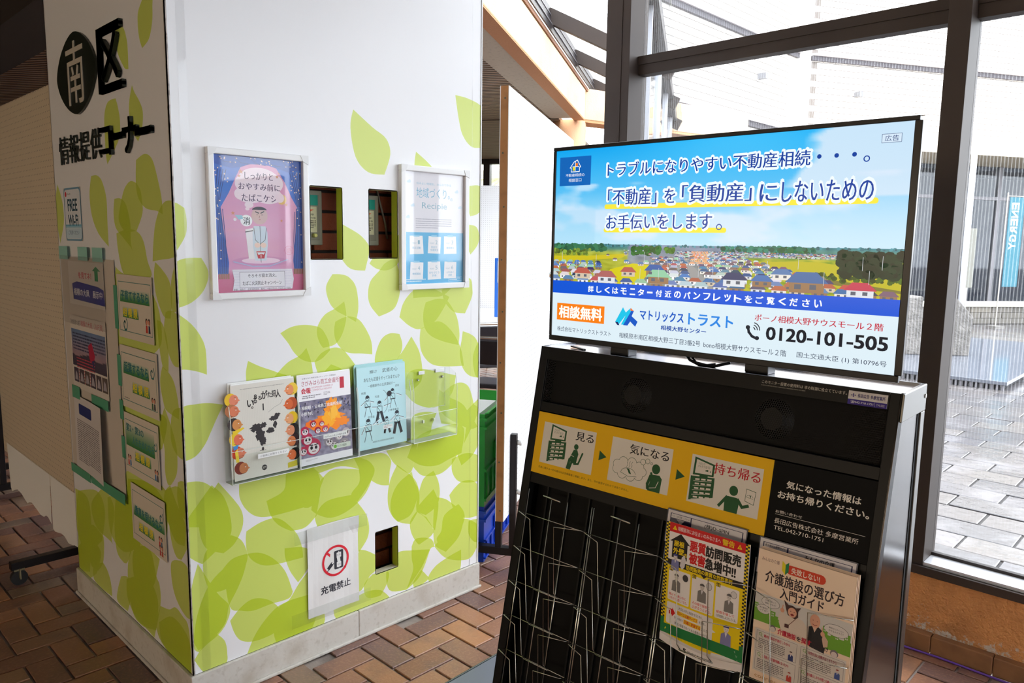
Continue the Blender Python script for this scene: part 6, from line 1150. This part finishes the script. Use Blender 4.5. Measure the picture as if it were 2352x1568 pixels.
# ------------------------------------------------------------------ outdoors: paved plaza, tiled building, shop, stone pieces
m_pav = M('plaza_paver', (96, 93, 95), .2, rnd=[(96, 93, 95), (84, 82, 86), (108, 102, 99), (90, 88, 94)], var=[(2.2, (132, 128, 130), .52, .68, .7), (24, (76, 73, 75), .55, .7, .5)], bump=(16, .5, .006))
gr = box('ground_plaza', (2.24, 60, -40, 30, -.2, -.006), M('plaza_joint', (74, 70, 68), .8)); tag(gr, 'wide grey plaza outside the windows', kind='structure'); gr.location.z = -.004
box('plinth', (2.235, 2.3, -9, -.02, -.1, .3), m_conc, gr)
def paver(px, py, g=.006): return [(g, g, -.02), (px - g, g, -.02), (px - g, py - g, -.02), (g, py - g, -.02), (g, g, -.003), (px - g, g, -.003), (px - g, py - g, -.003), (g, py - g, -.003), (g + .004, g + .004, 0), (px - g - .004, g + .004, 0), (px - g - .004, py - g - .004, 0), (g + .004, py - g - .004, 0)], brick_mesh(1, 1)[1]
PXs, PYs = .235, .42; cand = []
for i in range(0, 58):
    for j in range(-16, 22):
        x = 2.31 + i * PXs; y = -3.4 + j * PYs + (PYs / 2 if i % 2 else 0) + 3.4 - .1
        if y + PYs > Q.y * 0 + .6 * (x - 2.1) - .1 and x < 9: continue
        s_ = seen((x + PXs / 2, y + PYs / 2, 0)); vis = s_ and 2060 < s_[0] < 2420 and 500 < s_[1] < 1420
        cand.append((0 if vis else 1, s_[2] if s_ else 50, x, y))
cand.sort(); v, f = paver(PXs, PYs); src = None; SV, SF = [], []
for n, (hid, z, x, y) in enumerate(cand):
    if n < 260 and not hid and z < 13:
        o = bpy.data.objects.new('paver', src) if src else mesh('paver', v, f, m_pav, gr)
        if src: C.objects.link(o); o.parent = gr
        src = src or o.data; o.location = (x, y, .004 + random.uniform(-.002, .002)); o.rotation_euler = (random.uniform(-.006, .006), random.uniform(-.006, .006), 0)
    else:
        q = len(SV); SV += [(a + x, b + y, c + .004) for a, b, c in v]; SF += [tuple(i + q for i in ff) for ff in f]
tag(mesh('outer_pavers', SV, SF, m_pav, gr), kind='stuff')
def tilewall(name, rgb, mort, sx, sy):
    m = M(name, rgb, .5); nt = m.node_tree; N = nt.nodes; L = nt.links; b = N['Principled BSDF']; t = N.new('ShaderNodeTexBrick'); tc = N.new('ShaderNodeTexCoord'); sp = N.new('ShaderNodeSeparateXYZ'); cm = N.new('ShaderNodeCombineXYZ')
    L.new(tc.outputs['Object'], sp.inputs[0]); L.new(sp.outputs['X'], cm.inputs['X']); L.new(sp.outputs['Z'], cm.inputs['Y']); L.new(cm.outputs[0], t.inputs['Vector'])
    t.inputs['Color1'].default_value = lin(rgb) + (1,); t.inputs['Color2'].default_value = lin(tuple(x - 6 for x in rgb)) + (1,); t.inputs['Mortar'].default_value = lin(mort) + (1,)
    t.inputs['Scale'].default_value = 1; t.inputs['Brick Width'].default_value = sx; t.inputs['Row Height'].default_value = sy; t.inputs['Mortar Size'].default_value = .008; t.inputs['Mortar Smooth'].default_value = .1
    L.new(t.outputs['Color'], b.inputs['Base Color']); return m
m_tw = M('tile_mortar', (112, 104, 98), .8); m_tile = M('pale_wall_tile', (228, 222, 214), .5)
m_band = M('dark_grille_band', (70, 66, 72), .7)
def facade(name, label, loc, rz, Ln, z0):
    t = T(name, label, 'building', loc, rz)
    core = box('wall_core', (0, Ln, .004, .4, z0, 7.6), m_tw, t)
    tw, th_ = .3, .12; vv, ff = brick_mesh(tw, th_, .012, .012, .002); vv = [(a, -c, b) for a, b, c in vv]; cand = []
    R_ = Matrix.Translation(loc) @ Matrix.Rotation(rz, 4, 'Z')
    for j in range(int((7.6 - z0) / th_)):
        for i in range(int(Ln / tw)):
            x = i * tw + (tw / 2 if j % 2 else 0); z = z0 + j * th_
            if x + tw > Ln: continue
            s_ = seen(R_ @ Vector((x + tw / 2, 0, z + th_ / 2)))
            ok = s_ and 1480 < s_[0] < 2380 and -10 < s_[1] < 335 and not (1960 > s_[0] and s_[1] > 300) and not (2135 < s_[0] < 2225)
            cand.append((0 if ok else 1, s_[2] if s_ else 99, x, z))
    cand.sort(); src = None; SV, SF = [], []
    for n, (h_, d_, x, z) in enumerate(cand):
        if not h_ and n < 240:
            if src: o = bpy.data.objects.new('wall_tile', src); C.objects.link(o); o.parent = core
            else: o = mesh('wall_tile', vv, ff, m_tile, core); src = o.data
            o.location = (x, 0, z)
        elif d_ < 26: q = len(SV); SV += [(a + x, b, c + z) for a, b, c in vv]; SF += [tuple(i + q for i in g_) for g_ in ff]
    tag(mesh('outer_wall_tiles', SV, SF, m_tile, core), kind='stuff')
    box('corner_pier', (Ln - .32, Ln + .05, -.004, .3, z0, 7.6) if z0 == 0 else (-.1, .02, -.004, .3, z0, 7.6), m_tile, t)
    for z in (3.84, 5.36): box('string_course', (0, Ln, -.06, 0, z, z + .09), m_band, t); box('string_course_cap', (0, Ln, -.1, 0, z + .09, z + .13), M('band_cap', (196, 190, 196), .6), t)
    for x in (1.1, 3.6, 6.4, 9.6):
        if x < Ln: box('wall_lamp', (x, x + .1, -.16, 0, 4.72, 4.82), M('lamp_grey', (120, 120, 124), .5), t)
    return t
fa = facade('tiled_building', 'pale tiled building wing behind the top of the screen', (9.0, 4.6, -.2), 0, 5.2, 0)
fb = facade('tiled_building', 'pale tiled building wing above the dark shop front outside', (14.55, 4.47, -.2), math.atan2(-.485, .874), 16, 3.9)
m_shop = M('shop_glass_dark', (44, 46, 54), .12, .3); m_can = M('canopy_beige', (206, 190, 166), .7)
sh = T('shop_front', 'dark glazed shop front under a beige canopy across the plaza', 'shop front', (14.3, 4.6, 0), math.atan2(-.485, .874))
box('canopy', (0, 14, -1.6, .1, 3.28, 3.62), m_can, sh); box('rear_wall', (0, 14, 1.6, 1.7, 0, 3.6), M('shop_interior', (64, 64, 72), .8), sh); box('shop_floor', (0, 14, 0, 1.6, 0, .12), m_conc, sh); box('soffit', (0, 14, .1, 1.6, 3.2, 3.3), M('shop_ceiling', (150, 150, 156), .8), sh)
for x in range(8): box('shop_mullion', (.3 + 1.7 * x, .38 + 1.7 * x, -.04, .04, .1, 3.28), M('shop_metal', (120, 118, 122), .5, .5), sh)
box('shop_pane', (0, 14, -.006, 0, .1, 3.28), glass('shop_glass', (.75, .78, .82), .06), sh); box('transom', (0, 14, -.05, .05, 2.55, 2.62), MATS['shop_metal'], sh)
tube_m = bpy.data.materials.new('lamp_tube'); tube_m.use_nodes = True; tube_m.node_tree.nodes['Principled BSDF'].inputs['Emission Color'].default_value = (1, 1, .96, 1); tube_m.node_tree.nodes['Principled BSDF'].inputs['Emission Strength'].default_value = 7
for x in (4.6, 7.4): box('ceiling_tube', (x, x + .5, .5, .56, 3.12, 3.16), tube_m, sh)
bn = T('banner', 'tall teal banner with white capital letters in the shop window', 'banner', (15.70, .92, 0), math.atan2(-.485, .874) - .1)
box('cloth', (-.16, .16, 0, .01, .78, 2.42), M('banner_teal', (50, 108, 124), .7), bn); MB().tube([(-.2, .02, 0), (-.2, .02, 2.5)], .012, 8).build('pole', m_chrome, bn); MB().tube([(-.2, .02, 2.44), (.17, .02, 2.44)], .008, 8).build('pole_arm', m_chrome, bn)
box('foot', (-.3, -.1, -.1, .14, 0, .05), m_conc, bn)
A = Art((-.16, -.003, 2.42), (1, 0, 0), (0, 0, -1)); 
for k, ch in enumerate('ENERGY'): A.text(ch, .2, .1 + .145 * k, .06, .1 + .145 * k + .12, (226, 236, 238), .03, rot=90)
A.build('banner_lettering', paper, bn)
pn = T('sign_panel', 'pale upright sign panel left of the teal banner', 'sign', (15.2, 1.5, 0), math.atan2(-.485, .874)); box('panel', (-.13, .13, 0, .03, .75, 1.85), M('sign_cream', (120, 119, 110), .6), pn); box('post', (-.02, .02, .0, .03, 0, .75), m_chrome, pn)
tag(MB().cyl((0, 0, 0), .045, 3.3, 16).build('downpipe', M('pipe_white', (222, 224, 236), .4), loc=(12.9, 1.02, 0), smooth=True), 'slender white pipe standing in front of the shop', 'pipe')
bw = T('low_wall', 'low stone block wall with a bright coping, before the shop', 'wall', (15.0, 2.45, 0), radians(-38))
box('coping', (0, 6, -.05, .4, .34, .42), M('coping_cream', (232, 230, 206), .6), bw, .01)
for r_ in range(3):
    for k in range(13):
        x = k * .46 + (.23 if r_ % 2 else 0); box('stone_block', (x + .006, min(6, x + .454), .0, .35, .113 * r_ + .004, .113 * r_ + .109), M('wall_stone', (150, 142, 132), .85, rnd=[(112, 106, 99), (96, 92, 86), (126, 119, 108)]), bw)
sc_ = T('stone_sculpture', 'grey stone sculpture with a drop-shaped opening on the polished slab', 'sculpture', (9.9, .62, .0), radians(-52))
m_st = M('sculpture_stone', (100, 96, 92), .8, bump=(30, 1, .02), var=(8, (132, 127, 122), .45, .65, .7))
MB().prism([(-.62, 0, .1), (-.1, 0, .1), (.02, 0, .2), (-.11, 0, .38), (-.12, 0, .86), (-.3, 0, .84), (-.6, 0, .55)], (0, .35, 0)).build('stone_body', m_st, sc_, bevel=.012)
MB().prism([(.02, 0, .2), (-.1, 0, .1), (.5, 0, .1), (.52, 0, .6), (.3, 0, .84), (.1, 0, .86), (.12, 0, .38)], (0, .35, 0)).build('stone_body', m_st, sc_, bevel=.012)
sl_ = T('polished_slab', 'raised polished stone slab mirroring the sky in the plaza', 'slab', (8.34, -.57, 0))
box('slab_top', (0, 4.2, 0, 3.0, .06, .1), M('polished_stone', (104, 108, 118), .08), sl_, .004); box('slab_core', (.05, 4.15, .05, 2.95, 0, .06), M('slab_dark', (30, 30, 36), .8), sl_)
for k in range(60): box('slab_fin', (.01, .05, .03 + .049 * k, .05 + .049 * k, 0, .06), M('fin_grey', (120, 118, 124), .6), sl_)
